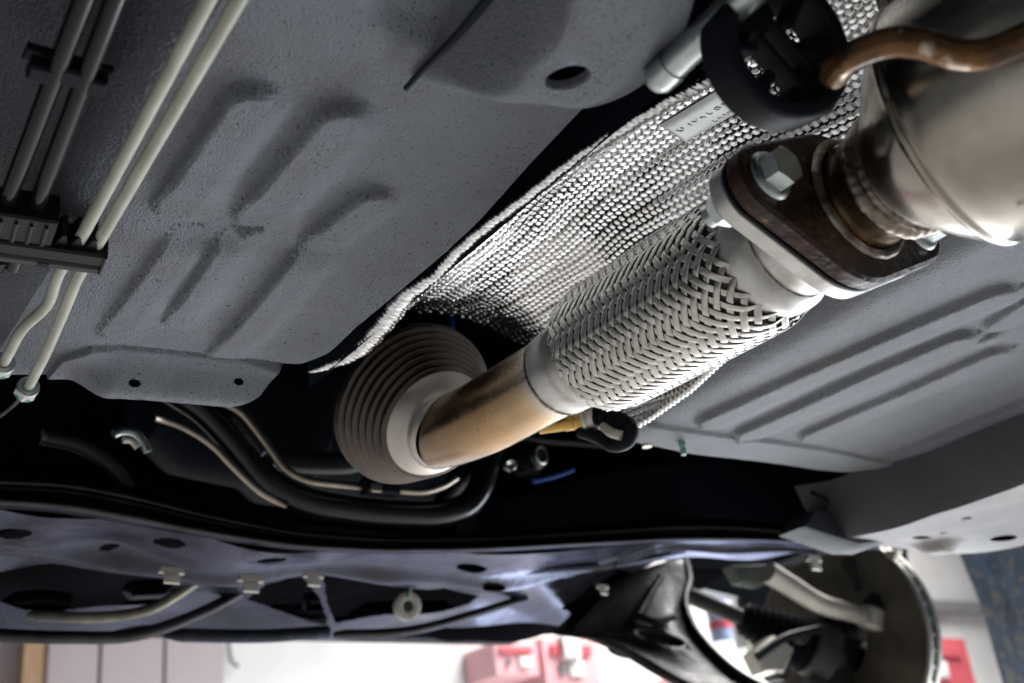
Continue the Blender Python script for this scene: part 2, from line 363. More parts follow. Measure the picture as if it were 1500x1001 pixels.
for k, (x, y, r_) in enumerate(((1050, 890, 20), (1085, 900, 16), (1105, 925, 17))):
    P = ay(x, y, 2.6)
    t = thing('spray_bottle', P - np.array([0, 0, .09]), ('pale blue bottle with pink band seen through the wheel arch', 'cream bottle between the pale blue one and the drive boot', 'pale blue bottle nearest the drive boot')[k], 'bottle', 'bottles seen through the wheel arch')
    lathe('bottle_body', [(-.11, .001), (-.11, .035), (.02, .036), (.045, .02)], P, (0, 0, 1), M['cream'] if k == 1 else M['paleblue'], t, 24)
    lathe('cap', [(.046, .02), (.075, .018), (.08, .001)], P, (0, 0, 1), M['white'], t, 20)
    if k == 0: lathe('band', [(-.07, .0368), (-.045, .0368)], P, (0, 0, 1), M['red'], t, 24)

# lift post, blue and rusty
pl = [ay(x, y, 1.25) for x, y in ((1392, 780), (1412, 828), (1434, 880), (1452, 945), (1470, 1010))]
pl += [np.array([pl[-1][0] + .02, 1.25, -1.35]), np.array([pl[-1][0] + .5, 1.25, -1.35]), ay(1640, 780, 1.25)]
o = poly_slab('lift_post', pl, .14, M['liftblue'], None, (1, .45, .1), .006); props(o, 'chipped dark blue lift post with rust at the frame edge', 'lift post')

# ------------------------------------------------------------------ car body
body = thing('car_body', (.43, .3, .3), 'grey undersealed floor of a raised car with tunnel and sills', 'car body')
ZF = .30

def floor_left():
    EY, EX = [.1, .3017, .3486, .3974, .4318, .4736, .5245, .5624, .5807], [.275, .285, .2887, .2936, .2947, .2941, .2933, .2950, .2960]
    X = np.r_[np.linspace(-.7, .03, 30)[:-1], np.linspace(.03, .3025, 430)]
    Yn = np.r_[np.linspace(-.7, .17, 30)[:-1], np.linspace(.17, 1., 700)]
    # front edge curve as y(x)
    ex = np.array([-.7, .10, .136, .175, .214, .268, .284, .290, .297, .3025]); ey = np.array([.69, .676, .668, .651, .642, .635, .621, .608, .588, .562])
    nx, ny = len(X), len(Yn)
    yf = np.interp(X, ex, ey)
    s = (Yn - .17) / .83
    GX = np.repeat(X[:, None], ny, 1)
    GY = np.where(Yn[None, :] < .17, Yn[None, :], .17 + s[None, :] * (yf[:, None] - .17))
    GX = GX + (np.interp(GY, EY, EX) - .3025) * sstep(.24, .3025, GX)
    drop = np.zeros_like(GX)
    wallm = np.zeros_like(GX)
    def cap(pa, pb, hw, h, low=False):
        a_, b_ = az(*pa, ZF), az(*pb, ZF)
        ab = b_[:2] - a_[:2]; t_ = np.clip(((GX - a_[0]) * ab[0] + (GY - a_[1]) * ab[1]) / (ab @ ab), 0, 1)
        vx, vy = GX - a_[0] - t_ * ab[0], GY - a_[1] - t_ * ab[1]; d = np.hypot(vx, vy) + 1e-9
        cs = (vx * -.94 + vy * -.34) / d; st_ = sstep(-.25, .45, cs)
        k = 1 - sstep(hw - (.0105 + (.0036 - .0105) * st_), hw + .0055 + (.0030 - .0055) * st_, d)
        nonlocal wallm
        wallm = np.maximum(wallm, st_ * (1 - np.abs(2 * k - 1)))
        return h * k * (1 - .55 * sstep(.72, 1.0, t_)) * (sstep(.0, .16, t_) if low else 1)
    bumps = [((372, 152), (268, 300), .0135, .0066), ((505, 178), (388, 315), .0145, .0066), ((548, 296), (478, 352), .0125, .0056), ((377, 340), (382, 341), .0082, .0046),
             ((284, 346.), (178, 485), .0120, .0034), ((352, 346.), (266, 468), .0100, .0050), ((478, 358), (336, 518), .0125, .0052)]
    for pa, pb, hw, h in bumps:
        k = cap(pa, pb, hw, h, pa[1] > 345); drop = np.maximum(drop, k)
    # raised boxed cross-member strip along the front edge, with a sunk band in it
    st = [az(*p, ZF) for p in ((70, 548), (92, 521), (135, 509), (230, 517), (350, 531), (440, 548), (520, 560))]
    yl = np.interp(GX, [p[0] for p in st], [p[1] for p in st], left=9)
    strip = sstep(-.002, .004, GY - yl); drop += .0035 * strip
    wallm = np.maximum(wallm, .5 * (1 - np.abs(2 * strip - 1)))
    a_, b_ = az(140, 533, ZF), az(440, 562, ZF)
    yb = a_[1] + (GX - a_[0]) * (b_[1] - a_[1]) / (b_[0] - a_[0])
    slope = sstep(-.012, .009, GY - yb); drop += (.0115 * slope - .0035 * np.exp(-((GY - yb + .019) / .008) ** 2)) * sstep(a_[0] - .012, a_[0] + .012, GX)
    drop -= .0012 * (1 - sstep(.0, .0035, np.abs(GY - yl + .001))) * sstep(a_[0] - .03, a_[0], GX)
    # lip towards the tunnel, and the side that climbs away to the left
    drop += .006 * sstep(.262, .299, GX) ** 1.5 * (1 - sstep(.55, .61, GY))
    drop -= .85 * (np.sqrt(np.clip(.122 - GX, 0, None) ** 2 + .012 ** 2) - .012) * np.where(GX < .122, 1, 0)
    # dish beside the frame rail
    a_, b_ = az(625, 10, ZF), az(650, 15, ZF); drop -= .007 * (1 - sstep(.010, .026, seg_dist(GX, GY, a_, b_)))
    # hand-sprayed underseal: lumpy film
    lump = snoise(GX, GY, 900, 3, 2) * .00008 + snoise(GX, GY, 2100, 5, 1) * np.clip(wallm * 1.3, 0, 1) * .00100 + snoise(GX, GY, 35, 8, 2) * .0004
    drop += lump
    Z = ZF - drop
    # front and tunnel edges turn up
    V = np.stack([GX, GY, Z], -1)
    extra_y = np.stack([V[:, -1] + (0, .0025, .002), V[:, -1] + (0, .003, .010), V[:, -1] + (0, .003, .03)], 1)
    V = np.concatenate([V, extra_y], 1)
    ex_ = np.stack([V[-1] + (.002, 0, .0015), V[-1] + (.0028, 0, .006), V[-1] + (.003, 0, .05)], 0)
    V = np.concatenate([V, ex_], 0)
    n1, n2 = V.shape[:2]
    F = grid_faces(n1, n2)
    # two drain holes near the front edge
    P = V.reshape(-1, 3)
    keep = np.ones(len(F), bool)
    for px, py, ra, rb in ((197, 569, .0036, .0019), (350, 577, .0032, .0018)):
        c = az(px, py, .2865)
        e = np.hypot((P[:, 0] - c[0]) / ra, (P[:, 1] - c[1]) / rb)
        m_ = (e > .72) & (e < 1.3); sc = 1 / e[m_]
        P[m_, 0] = c[0] + (P[m_, 0] - c[0]) * sc; P[m_, 1] = c[1] + (P[m_, 1] - c[1]) * sc
        ins = np.hypot((P[:, 0] - c[0]) / ra, (P[:, 1] - c[1]) / rb) < 1.001
        keep &= ~ins[F].all(1)
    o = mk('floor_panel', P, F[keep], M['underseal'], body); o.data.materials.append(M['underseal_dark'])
    xc = P[F[keep], 0].mean(1); o.data.polygons.foreach_set('material_index', (xc < .1285).astype(np.int32)); return o  # left zone gets the colour with shade painted in
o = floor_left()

def floor_right():
    X = np.linspace(.545, .868, 240); Yn = np.r_[np.linspace(-.6, .2, 24)[:-1], np.linspace(.2, 1, 300)]
    ex = [.545, .588, .65, .72, .80, .835, .855, .868]; ey = [.60, .622, .626, .624, .622, .616, .600, .575]
    yf = np.interp(X, ex, ey); s = (Yn - .2) / .8
    GX = np.repeat(X[:, None], len(Yn), 1); GY = np.where(Yn[None] < .2, Yn[None], .2 + s[None] * (yf[:, None] - .2))
    drop = np.zeros_like(GX); wm = np.zeros_like(GX)
    def rib(pa, pb, hw, h, off, wl=.004, wr=.012):
        nonlocal drop, wm
        a_, b_ = az(*pa, ZF).copy(), az(*pb, ZF).copy(); a_[0] += off; b_[0] += off
        d = seg_dist(GX, GY, a_, b_); mid = a_[0] + (b_[0] - a_[0]) * np.clip((GY - a_[1]) / (b_[1] - a_[1]), 0, 1)
        wl_ = np.where(GX < mid, wl, wr)
        k = h * (1 - sstep(hw - wl_, hw + wl_, d)); drop = np.maximum(drop, k); wm = np.maximum(wm, 1 - np.abs(2 * k / h - 1))
    rib((1440, 428), (1030, 608), .015, .0048, .014)
    rib((1385, 495), (1085, 627), .015, .0048, .014)
    rib((1440, 517), (1180, 632), .014, .0042, .013)
    rib((1500, 440), (1455, 470), .010, .004, .006); rib((1437, 497), (1452, 492), .007, .0040, 0)
    st = [az(*p, ZF) for p in ((930, 617), (1080, 637), (1200, 655), (1290, 672))]
    yl = np.interp(GX, [p[0] for p in st], [p[1] for p in st]); drop += .003 * sstep(-.001, .003, GY - yl)
    drop -= .02 * sstep(.6, .545, GX) ** 2
    drop += (-.006 * (1 - sstep(.004, .012, np.abs(GX - .842))) + .003 * sstep(.80, .83, GX)) * (1 - sstep(.54, .6, GY))
    drop += snoise(GX, GY, 800, 13, 2) * .00008 + snoise(GX, GY, 1500, 15, 1) * np.clip(wm, 0, 1) * .0002 + snoise(GX, GY, 30, 18, 2) * .0005
    V = np.stack([GX, GY, ZF - drop], -1)
    ey_ = np.stack([V[:, -1] + (0, .003, .002), V[:, -1] + (0, .004, .03)], 1); V = np.concatenate([V, ey_], 1)
    return mk('floor_panel', V, grid_faces(*V.shape[:2]), M['underseal_far'], body)
floor_right()

# transmission tunnel (dark, seen past the panel edges)
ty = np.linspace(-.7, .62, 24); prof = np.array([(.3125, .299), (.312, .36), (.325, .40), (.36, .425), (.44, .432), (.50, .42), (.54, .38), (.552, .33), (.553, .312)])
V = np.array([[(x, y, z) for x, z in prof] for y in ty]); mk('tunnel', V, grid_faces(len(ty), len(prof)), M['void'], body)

# frame rail end with its hole: rings from the hole out to the floor
def frame_rail():
    hc = az(831, 114, .270)
    out = [(1030, -60), (1005, 40), (985, 80), (950, 118), (905, 145), (850, 160), (790, 152), (720, 142), (650, 136), (606, 122), (648, 64), (704, -5), (770, -100), (830, -260), (950, -330), (1060, -200)]
    zo = [.270, .276, .280, .283, .286, .287, .290, .294, .298, .2985, .2985, .298, .298, .29, .27, .268]
    O = np.array([az(x, y, z) for (x, y), z in zip(out, zo)])
    n = 120
    O = spline(np.concatenate([O[-3:], O, O[:4]]), (len(out) + 7) * 12)[3 * 12:]
    # resample by angle round the hole
    ang = np.unwrap(np.arctan2(O[:, 1] - hc[1], O[:, 0] - hc[0])); sgn = np.sign(ang[-1] - ang[0])
    T = np.linspace(-np.pi, np.pi, n, endpoint=False)
    a2 = np.arctan2(O[:, 1] - hc[1], O[:, 0] - hc[0]); idx = np.argsort(a2)
    rr = np.interp(T, a2[idx], np.hypot(O[idx, 0] - hc[0], O[idx, 1] - hc[1]), period=2 * np.pi)
    zz = np.interp(T, a2[idx], O[idx, 2], period=2 * np.pi)
    e1 = az(863, 104, .27) - hc; e2 = az(838, 128, .27) - hc
    # ellipse hole radius by angle
    def hr(t):
        d = np.stack([np.cos(t), np.sin(t)]); A = np.linalg.inv(np.array([[e1[0], e2[0]], [e1[1], e2[1]]])); q = A @ d; return 1 / np.hypot(*q)
    h0 = hr(T); V = []
    for rad, dz in ((.97, .004), (.97, .003), (.98, .0015), (1.02, .0)):
        V.append(np.stack([hc[0] + h0 * rad * np.cos(T), hc[1] + h0 * rad * np.sin(T), np.full(n, hc[2] + dz)], 1))
    for s in np.linspace(0, 1, 30)[1:]:
        r_ = h0 * 1.02 + (rr - h0 * 1.02) * s
        fl = .16
        k = sstep(fl, 1.0, s) ** 1.25
        z = hc[2] - .0035 * np.sin(np.pi * min(s / .8, 1)) * np.sin(T * 1.0 + 2.2) * .6 + (zz - hc[2]) * k
        V.append(np.stack([hc[0] + r_ * np.cos(T), hc[1] + r_ * np.sin(T), z], 1))
    V.append(V[-1] + (0, 0, .012))
    V = np.array(V)
    rail = mk('frame_rail', V, grid_faces(V.shape[0], n, False, True), M['underseal'], body)
    lathe('hole_cup', [(.0, .0135), (.05, .0135), (.05, .0005)], hc + (0, 0, .0035), (0, 0, 1), M['void'], rail, 32)
frame_rail()
# seam strip beside the rail
sp = [az(x, y, .2945) for x, y in ((594, 130), (622, 100), (652, 70), (680, 40), (712, 2), (760, -60))]
tube('seam_gap', spline(sp, 30), np.linspace(.0012, .0022, 30), M['void'], body, 8)
# welded stud beside the rail
a_, b_ = az(957, 122, .272), az(1034, 50, .272)
dv = (b_ - a_) / np.linalg.norm(b_ - a_)
lathe('stud', [(0, .0005), (.0005, .005), (.003, .0066), (.006, .0068), (.0125, .0068), (.0126, .0061), (.09, .0061)], a_, dv, M['zinc'], body, 28)
prism('stud_bracket', [(-.006, -.004), (.005, -.004), (.005, .004), (-.006, .004)], az(968, 96, .277), *frame(dv), .02, M['zinc'], body, .001)

# sill on the right: wall dropping to a dusty underside
def sill():
    ys = np.r_[np.linspace(-.4, .5, 14)[:-1], np.linspace(.5, .70, 26)]
    V = []
    for y in ys:
        k = np.clip((y - .60) / .10, 0, 1)
        prof = [(.862, .3005 + .002), (.866, .292), (.874, .274), (.884, .256), (.889, .2505)]
        V.append([(x, y, z + .012 * k * k) for x, z in prof])
    V = np.array(V)
    V[..., 2] += snoise(V[..., 0], V[..., 1], 45, 4, 2) * .0022
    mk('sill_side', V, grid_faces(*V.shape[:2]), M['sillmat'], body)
    X = np.linspace(.889, 1.10, 60); ys = np.linspace(.2, .70, 80)
    GX, GY = np.meshgrid(X, ys, indexing='ij'); Z = np.full_like(GX, .2505) + snoise(GX, GY, 40, 6, 2) * .0006
    a_ = ay(1300, 790, .66); 
    for px, py, ra in ((1352, 791, .014),):
        c = az(px, py, .25)
    Z += .012 * np.clip((GY - .60) / .10, 0, 1) ** 2
    Z -= .010 * (1 - sstep(.012, .03, np.hypot(GX - 1.0, (GY - .655) * 1.2)))
    V = np.stack([GX, GY, Z], -1)
    e = np.stack([V[:, -1] + (0, .003, .003), V[:, -1] + (0, .004, .05)], 1); V = np.concatenate([V, e], 1)
    e = np.stack([V[-1] + (.003, 0, .003), V[-1] + (.004, 0, .06)], 0); V = np.concatenate([V, e], 0)
    P = V.reshape(-1, 3).copy(); F = grid_faces(*V.shape[:2]); keep = np.ones(len(F), bool)
    holes = []
    for px, py, ra, rb in ((1351, 791, .011, .0075), (1415, 761, .007, .005), (1445, 761, .007, .004), (1382, 782, .006, .004), (1470, 789, .015, .011)):
        c = az(px, py, .2505)
        if c[1] > .69 or c[0] > 1.09: continue
        e = np.hypot((P[:, 0] - c[0]) / ra, (P[:, 1] - c[1]) / rb); m_ = (e > .6) & (e < 1.45)
        P[m_, :2] = c[:2] + (P[m_, :2] - c[:2]) / e[m_][:, None]
        ins = np.hypot((P[:, 0] - c[0]) / ra, (P[:, 1] - c[1]) / rb) < 1.001; keep &= ~ins[F].all(1)
    mk('sill_underside', P, F[keep], M['dusty'], body)
    box('sill_core', (.90, -.3, .275), (1.09, .68, .32), M['void'], body)
    # seam sealer lump and wire line at the sill's front corner
    q = [ay(x, y, .672) for x, y in ((1190, 722), (1225, 742), (1262, 752), (1300, 742), (1340, 728), (1366, 722), (1380, 735), (1384, 757))]
    tube('seam_bead', spline(q, 50), .0026, M['rubber'], body, 8)
    pts = [ay(x, y, .675) for x, y in ((1176, 772), (1190, 748), (1225, 745), (1265, 754), (1300, 745), (1340, 732), (1366, 727), (1378, 757), (1330, 782), (1285, 800), (1255, 800), (1215, 786))]
    poly_slab('sill_end_plate', pts, .03, M['sillmat'], body, (0, 1, 0), .004)
sill()

# dark bulkhead behind the floor's front edge, plus unseen panels added to keep light out
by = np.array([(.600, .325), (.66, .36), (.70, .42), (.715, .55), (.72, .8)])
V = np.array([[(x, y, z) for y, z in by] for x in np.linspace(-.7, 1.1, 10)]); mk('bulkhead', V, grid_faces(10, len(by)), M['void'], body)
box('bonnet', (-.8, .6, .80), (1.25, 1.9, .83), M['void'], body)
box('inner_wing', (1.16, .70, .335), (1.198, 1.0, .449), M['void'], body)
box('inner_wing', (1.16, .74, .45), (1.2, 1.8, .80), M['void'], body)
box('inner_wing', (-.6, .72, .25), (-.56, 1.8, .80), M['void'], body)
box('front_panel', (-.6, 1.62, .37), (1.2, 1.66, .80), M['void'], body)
box('top_light_block', (-.75, -.72, .46), (1.12, .72, .49), M['void'], body)  # added slab that stops light from above
# dark gearbox mount spanning under the bulkhead on the right
q = [ay(x, y, .96) for x, y in ((700, 745), (780, 720), (850, 700), (930, 682), (1040, 672), (1160, 690), (1250, 706), (1270, 800), (1000, 800), (700, 800))]
poly_slab('bulkhead_brace', q, .04, M['void'], body, (0, 1, .2), .006)
for x, y, nm, m, r_ in ((948, 655, 'drain_plug', 'cast', .004), ):
    lathe(nm, [(0, .0005), (0, r_), (.006, r_)], az(x, y, .296), (0, 0, 1), M[m], body, 16)
P = az(1000, 656, .292)
lathe('teal_plug', [(-.006, .0005), (-.006, .002), (-.003, .0028), (0, .0018), (.002, .003), (.005, .0028)], P, (0, 0, 1), M['cleartape'], body, 14)

# ------------------------------------------------------------------ heat shield
def heat_shield():
    t = thing('heat_shield', (.42, .36, .36), 'embossed silver heat shield arched in the tunnel above the exhaust', 'heat shield')
    le = np.array([az(x, y, .302) for x, y in ((1240, -60), (1130, 52), (1054, 116), (984, 154), (850, 236), (768, 298), (707, 344), (666, 380), (642, 410), (612, 440))])
    le = le[np.argsort(le[:, 1])]
    Y0, Y1 = .10, .606; pitch = .0049
    nU = int((Y1 - Y0) / pitch * 8); ys = np.linspace(Y0, Y1, nU)
    nV = 560
    xl = np.interp(ys, le[:, 1], le[:, 0]) ; xr = np.interp(ys, [.1, .3, .4, .45, .5, .55, .6], [.472, .476, .493, .516, .532, .540, .543])
    xl = np.convolve(np.r_[np.full(20, xl[0]), xl, np.full(20, xl[-1])], np.ones(41) / 41, 'valid')
    S = np.linspace(0, 1, nV)
    ctl = lambda a, b: np.array([(a - .0015, .3025), (a + .011, .324), (a + .045, .346), (a + (b - a) * .42, .356), (a + (b - a) * .64, .349), (a + (b - a) * .84, .326), (b - .004, .300), (b, .286)])
    base = np.zeros((nU, nV, 2)); arcl = np.zeros((nU, nV))
    for i in range(nU):
        c = spline(ctl(xl[i], xr[i]), 200); l = np.r_[0, np.cumsum(np.linalg.norm(np.diff(c, axis=0), axis=1))]
        g = S * l[-1]; base[i, :, 0] = np.interp(g, l, c[:, 0]); base[i, :, 1] = np.interp(g, l, c[:, 1]); arcl[i] = g
    X, Z = base[..., 0], base[..., 1]; Y = np.repeat(ys[:, None], nV, 1)
    front = sstep(.545, .60, Y); Z = Z + .010 * front ** 1.6 * np.sin(np.pi * S)[None] ** .5
    # creases pressed along the arch and across it
    P = np.stack([X, Y, Z], -1)
    N = np.cross(np.gradient(P, axis=0), np.gradient(P, axis=1)); N /= np.linalg.norm(N, axis=2)[..., None]
    N *= np.sign(-(N[..., 2:3]) + 1e-9) if False else 1
    # make normals point to the axis of the exhaust
    tgt = np.stack([np.full_like(X, .42), Y, np.full_like(X, .25)], -1) - P
    N *= np.sign((N * tgt).sum(-1, keepdims=True))
    wv = snoise(Y, arcl, 26, 21, 2)
    u = (Y - Y0) / pitch + .25 * wv; v = arcl / .0045 + .35 * np.sin(Y * 22 + 1.3) + .2 * snoise(Y, arcl, 40, 22, 2)
    row = np.floor(v); uu = u + .5 * (row % 2)
    pil = (np.abs(np.sin(np.pi * uu)) * np.abs(np.sin(np.pi * v)))
    cell = np.modf(np.sin((np.floor(uu) * 12.9898 + row * 78.233)) * 43758.5453)[0]
    groove = (np.abs(np.sin(np.pi * v / 5.0 + .4 * np.sin(Y * 30))) ** 8)
    h = .0021 * sstep(.03, .36, pil) * (1 + .30 * cell) + .0008 * np.sin(arcl * 2 * np.pi / .0235 + .6 * np.sin(Y * 14)) + .0014 * wv - .0007 * groove
    # smooth the foot under the stamped plate
    P = P + N * h[..., None]
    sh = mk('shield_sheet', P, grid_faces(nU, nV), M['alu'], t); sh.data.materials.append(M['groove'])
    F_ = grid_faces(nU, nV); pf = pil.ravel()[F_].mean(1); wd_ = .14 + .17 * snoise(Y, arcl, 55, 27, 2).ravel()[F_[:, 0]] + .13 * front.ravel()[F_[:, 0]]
    sh.data.polygons.foreach_set('material_index', (pf < np.clip(wd_, .03, .46)).astype(np.int32))  # valley faces coloured dark as shade, wider towards the front
    # hemmed edge along the left foot, crushed unevenly; it runs on past the sheet to the front
    ed = np.array([az(x, y, .3005) for x, y in ((1190, -10), (1120, 65), (1052, 118), (984, 152), (850, 234), (768, 296), (707, 341), (666, 377), (640, 407), (600, 433), (563, 478), (517, 524), (471, 543), (455, 548))])
    c = spline(ed, 1000); n = len(c); s = np.linspace(0, 1, n)
    L = np.r_[0, np.cumsum(np.linalg.norm(np.diff(c, axis=0), axis=1))]
    wd = .0040 * np.interp(s, [0, .45, .62, .75, .86, 1], [1.2, .85, 1.0, 1.5, 1.4, .5]); seg = 14; V = []
    for i in range(n):
        a_ = np.linspace(0, 2 * np.pi, seg, endpoint=False)
        q_ = L[i] * 1000; cr = 1 + .10 * np.sin(q_ * 1.55 + .8 * np.sin(q_ * .31) + .9 * np.sin(a_)) + .07 * np.sin(q_ * 2.9 + 1.2 * np.sin(q_ * .53) + 2 * a_) + .08 * np.sin(q_ * .37 + a_)
        V.append(np.stack([c[i, 0] + wd[i] * cr * np.cos(a_), np.full(seg, c[i, 1]) + .0012 * np.sin(a_), c[i, 2] + .0012 + wd[i] * .52 * cr * np.sin(a_)], 1))
    mk('hemmed_edge', np.array(V), grid_faces(n, seg, False, True), M['alu'], t)
    # right foot edge, scalloped
    yy = np.linspace(.12, .585, 420); xr2 = np.interp(yy, [.1, .3, .4, .45, .5, .55, .6], [.472, .476, .493, .516, .532, .540, .543]); V = []
    for i in range(420):
        a_ = np.linspace(0, 2 * np.pi, 10, endpoint=False); k = 1 + .3 * np.sin(yy[i] / .0052 * 2 * np.pi)
        V.append(np.stack([xr2[i] + .0026 * k * np.cos(a_), np.full(10, yy[i]), .2845 + .003 * k * np.sin(a_)], 1))
    mk('hemmed_edge', np.array(V), grid_faces(420, 10, False, True), M['alu'], t)
    # stamped smooth plate beside the left edge, with pressed characters
    A = [np.array(q) for q in (az(965, 184, .3195), az(1052, 132, .3195), az(1088, 160, .3255), az(1000, 200, .3255))]
    A[3] = A[0] + (A[2] - A[1])
    pn = np.cross(A[1] - A[0], A[3] - A[0]); pn /= np.linalg.norm(pn)
    if pn[2] > 0: pn = -pn
    nn = 14
    UU, VV = np.meshgrid(np.linspace(0, 1, nn * 2), np.linspace(0, 1, nn), indexing='ij')
    q = A[0] + UU[..., None] * (A[1] - A[0]) + VV[..., None] * (A[3] - A[0])
    edge = np.minimum(np.minimum(UU, 1 - UU) * 3, np.minimum(VV, 1 - VV)) ; q = q + pn * (.0012 * sstep(0, .16, edge) + .0004 * snoise(UU, VV, 3, 2, 1))[..., None]
    ringi = q.reshape(-1, 3)
    pl_ = mk('stamped_plate', np.concatenate([ringi, ringi - pn * .001]), np.concatenate([grid_faces(nn * 2, nn), grid_faces(nn * 2, nn) + nn * nn * 2]), M['alu_flat'], t)
    ux = (A[1] - A[0]) / np.linalg.norm(A[1] - A[0]); vy = np.cross(-pn, ux) * -1
    vy = -(A[3] - A[0]) / np.linalg.norm(A[3] - A[0]); vy -= ux * (vy @ ux); vy /= np.linalg.norm(vy); nz = np.cross(ux, vy)
    W_, H_ = np.linalg.norm(A[1] - A[0]), np.linalg.norm(A[3] - A[0])
    for txt, fu, fv, sz in (('U  I VA L GANI', .12, .50, .0052), ('LAANI', .58, .82, .0046)):
        fc = bpy.data.curves.new('pressed_lettering', 'FONT'); fc.body = txt; fc.size = sz; fc.extrude = .00025; fc.resolution_u = 2
        fc.materials.append(M['alu_flat'])
        tmp = bpy.data.objects.new('pressed_lettering', fc)
        me_ = bpy.data.meshes.new_from_object(tmp); bpy.data.objects.remove(tmp)
        o = bpy.data.objects.new('pressed_lettering', me_); COL.objects.link(o); o.parent = pl_
        p = A[0] + (A[1] - A[0]) * fu + (A[3] - A[0]) * fv + pn * .0014 - wloc(pl_)
        o.matrix_local = Matrix(((ux[0], vy[0], nz[0], p[0]), (ux[1], vy[1], nz[1], p[1]), (ux[2], vy[2], nz[2], p[2]), (0, 0, 0, 1)))
heat_shield()

# ------------------------------------------------------------------ exhaust, front section
AX = np.array([.395, 0, .2445]); ADIR = np.array([0, 1, .033]); ADIR /= np.linalg.norm(ADIR)
def axp(y): return AX + ADIR * (y / ADIR[1])
M['pipe_front'] = tint_along(M['pipe'], [(-.09, (1, 1, 1)), (-.055, (1.0, .97, .93)), (-.04, (.80, .60, .38)), (.0, (.60, .39, .21)), (.04, (.60, .43, .28)), (.09, (.38, .32, .28))], 1, .008, 50)
ex = thing('exhaust_pipe', axp(.45), 'front exhaust pipe with woven braid sleeve running below the heat shield', 'exhaust pipe')
pc = spline([axp(.44), axp(.48), axp(.52), axp(.552) + (0, 0, .0008), axp(.580) + (.0005, 0, .0036), axp(.606) + (.001, 0, .0082)], 60)
tube('pipe', pc, .0235 + .0003 * np.sin(np.linspace(0, 5, 60)), M['pipe_front'], ex, 96)
lathe('front_collar', [(.424, .0335), (.4338, .0335), (.4345, .0328), (.440, .0304), (.447, .0274), (.450, .0268), (.4505, .0264), (.458, .0255), (.468, .0250), (.469, .0246), (.4695, .0234)], axp(0), ADIR, M['collar'], ex, 96)
lathe('weld_bead', [(.4672, .0238), (.4685, .0254), (.4702, .0252), (.4715, .0236)], axp(0), ADIR, M['weld'], ex, 150, lambda t, a: .006 * np.sin(40 * a) + .005 * np.sin(13 * a))
# braid
NB = 24; YB0, YB1 = .3035, .4335
def braid_R(y):
    s = (y - YB0) / (YB1 - YB0)
    return .0362 * (1 - .11 * np.exp(-(s / .055) ** 2) - .035 * np.exp(-((1 - s) / .05) ** 2)) * (1 + .012 * np.sin(np.pi * s))
liner = lathe('flex_braid', [(y, braid_R(np.array(y)) - .0011) for y in np.linspace(YB0, YB1, 40)], axp(0), ADIR, M['liner'], ex, 72)
def braid():
    n = 300; y = np.linspace(YB0, YB1, n); s = (y - YB0) / (YB1 - YB0)
    beta = np.radians(np.interp(s, [0, .12, .3, .7, 1], [44, 50, 58, 60, 57]))
    R = braid_R(y); dth = np.tan(beta) / R; Th = np.r_[0, np.cumsum((dth[1:] + dth[:-1]) / 2 * np.diff(y))]
    u, v, w_ = frame(ADIR); O = axp(0)
    for sg in (1, -1):
        for i in range(NB):
            phi = 2 * np.pi * i / NB + sg * Th
            wave = np.cos((phi - np.pi / (2 * NB)) * NB / 2) * sg
            off = .00030 * np.tanh(2.6 * wave)
            rad = np.cos(phi)[:, None] * u + np.sin(phi)[:, None] * v
            tan = -np.sin(phi)[:, None] * u + np.cos(phi)[:, None] * v
            side = np.cos(beta)[:, None] * tan - sg * np.sin(beta)[:, None] * w_
            hw = np.interp(s, [0, .2, 1], [.00172, .00180, .00188]) * (1 + .03 * math.sin(i * 5.1 + sg))
            C = O + w_ * (y / ADIR[1])[:, None]
            ring = []
            for k, d in ((-1, -.00012), (-.90, .0), (-.3, .00006), (.3, .00006), (.90, .0), (1, -.00012), (.85, -.0003), (-.85, -.0003)):
                ring.append(C + rad * (R + off + d)[:, None] + side * (hw * k)[:, None])
            V = np.stack(ring, 1)
            mk('braid_strip', V, grid_faces(n, 8, False, True), M['braid'], liner)
braid()
lathe('rear_collar', [(.3185, .0300), (.318, .0322), (.3155, .0330), (.304, .0330), (.2985, .0322), (.2955, .0300), (.2940, .0286), (.2932, .0275)], axp(0), ADIR, M['collar'], ex, 96)
lathe('sleeve', [(.2965, .0262), (.294, .0280), (.291, .0282), (.288, .0279), (.282, .0280), (.2775, .0291), (.2745, .0315), (.2722, .0345)], axp(0), ADIR, M['collar'], ex, 96)
lathe('weld_bead', [(.2960, .0272), (.2950, .0286), (.2938, .0287), (.2928, .0276)], axp(0), ADIR, M['weld'], ex, 160, lambda t, a: .003 * np.sin(46 * a) + .004 * np.sin(17 * a))

# two-bolt flange plates
def flange_outline(gr=0.):
    c = []; R = .0355 + gr; pts = []
    for sx in (1, -1):
        # bolt end arc then centre lobe, blended by hull of three circles
        pass
    circ = []
    for (cx_, r_) in ((-.0490, .0155 + gr), (0, R), (.0480, .0155 + gr)):
        a_ = np.linspace(0, 2 * np.pi, 96, endpoint=False); circ.append(np.stack([cx_ + r_ * np.cos(a_), r_ * np.sin(a_)], 1))
    P = np.concatenate(circ); P = P[np.lexsort((P[:, 1], P[:, 0]))]
    def half(Q):
        h = []
        for p in Q:
            while len(h) > 1 and (h[-1][0] - h[-2][0]) * (p[1] - h[-2][1]) - (h[-1][1] - h[-2][1]) * (p[0] - h[-2][0]) <= 0: h.pop()
            h.append(p)
        return h[:-1]
    return np.array(half(list(P)) + half(list(P[::-1])))
FC = np.array([.3865, 0, .2475])
def fplate(name, y0, y1, m, parent, gr=0., bev=.0008):
    return prism(name, flange_outline(gr), FC + (0, y0, 0), np.array([1., 0, 0]), np.array([0, 0, 1.]), np.array([0, 1., 0]), y1 - y0, m, parent, bev, 25)
fplate('flange', .2642, .2725, M['collar'], ex)
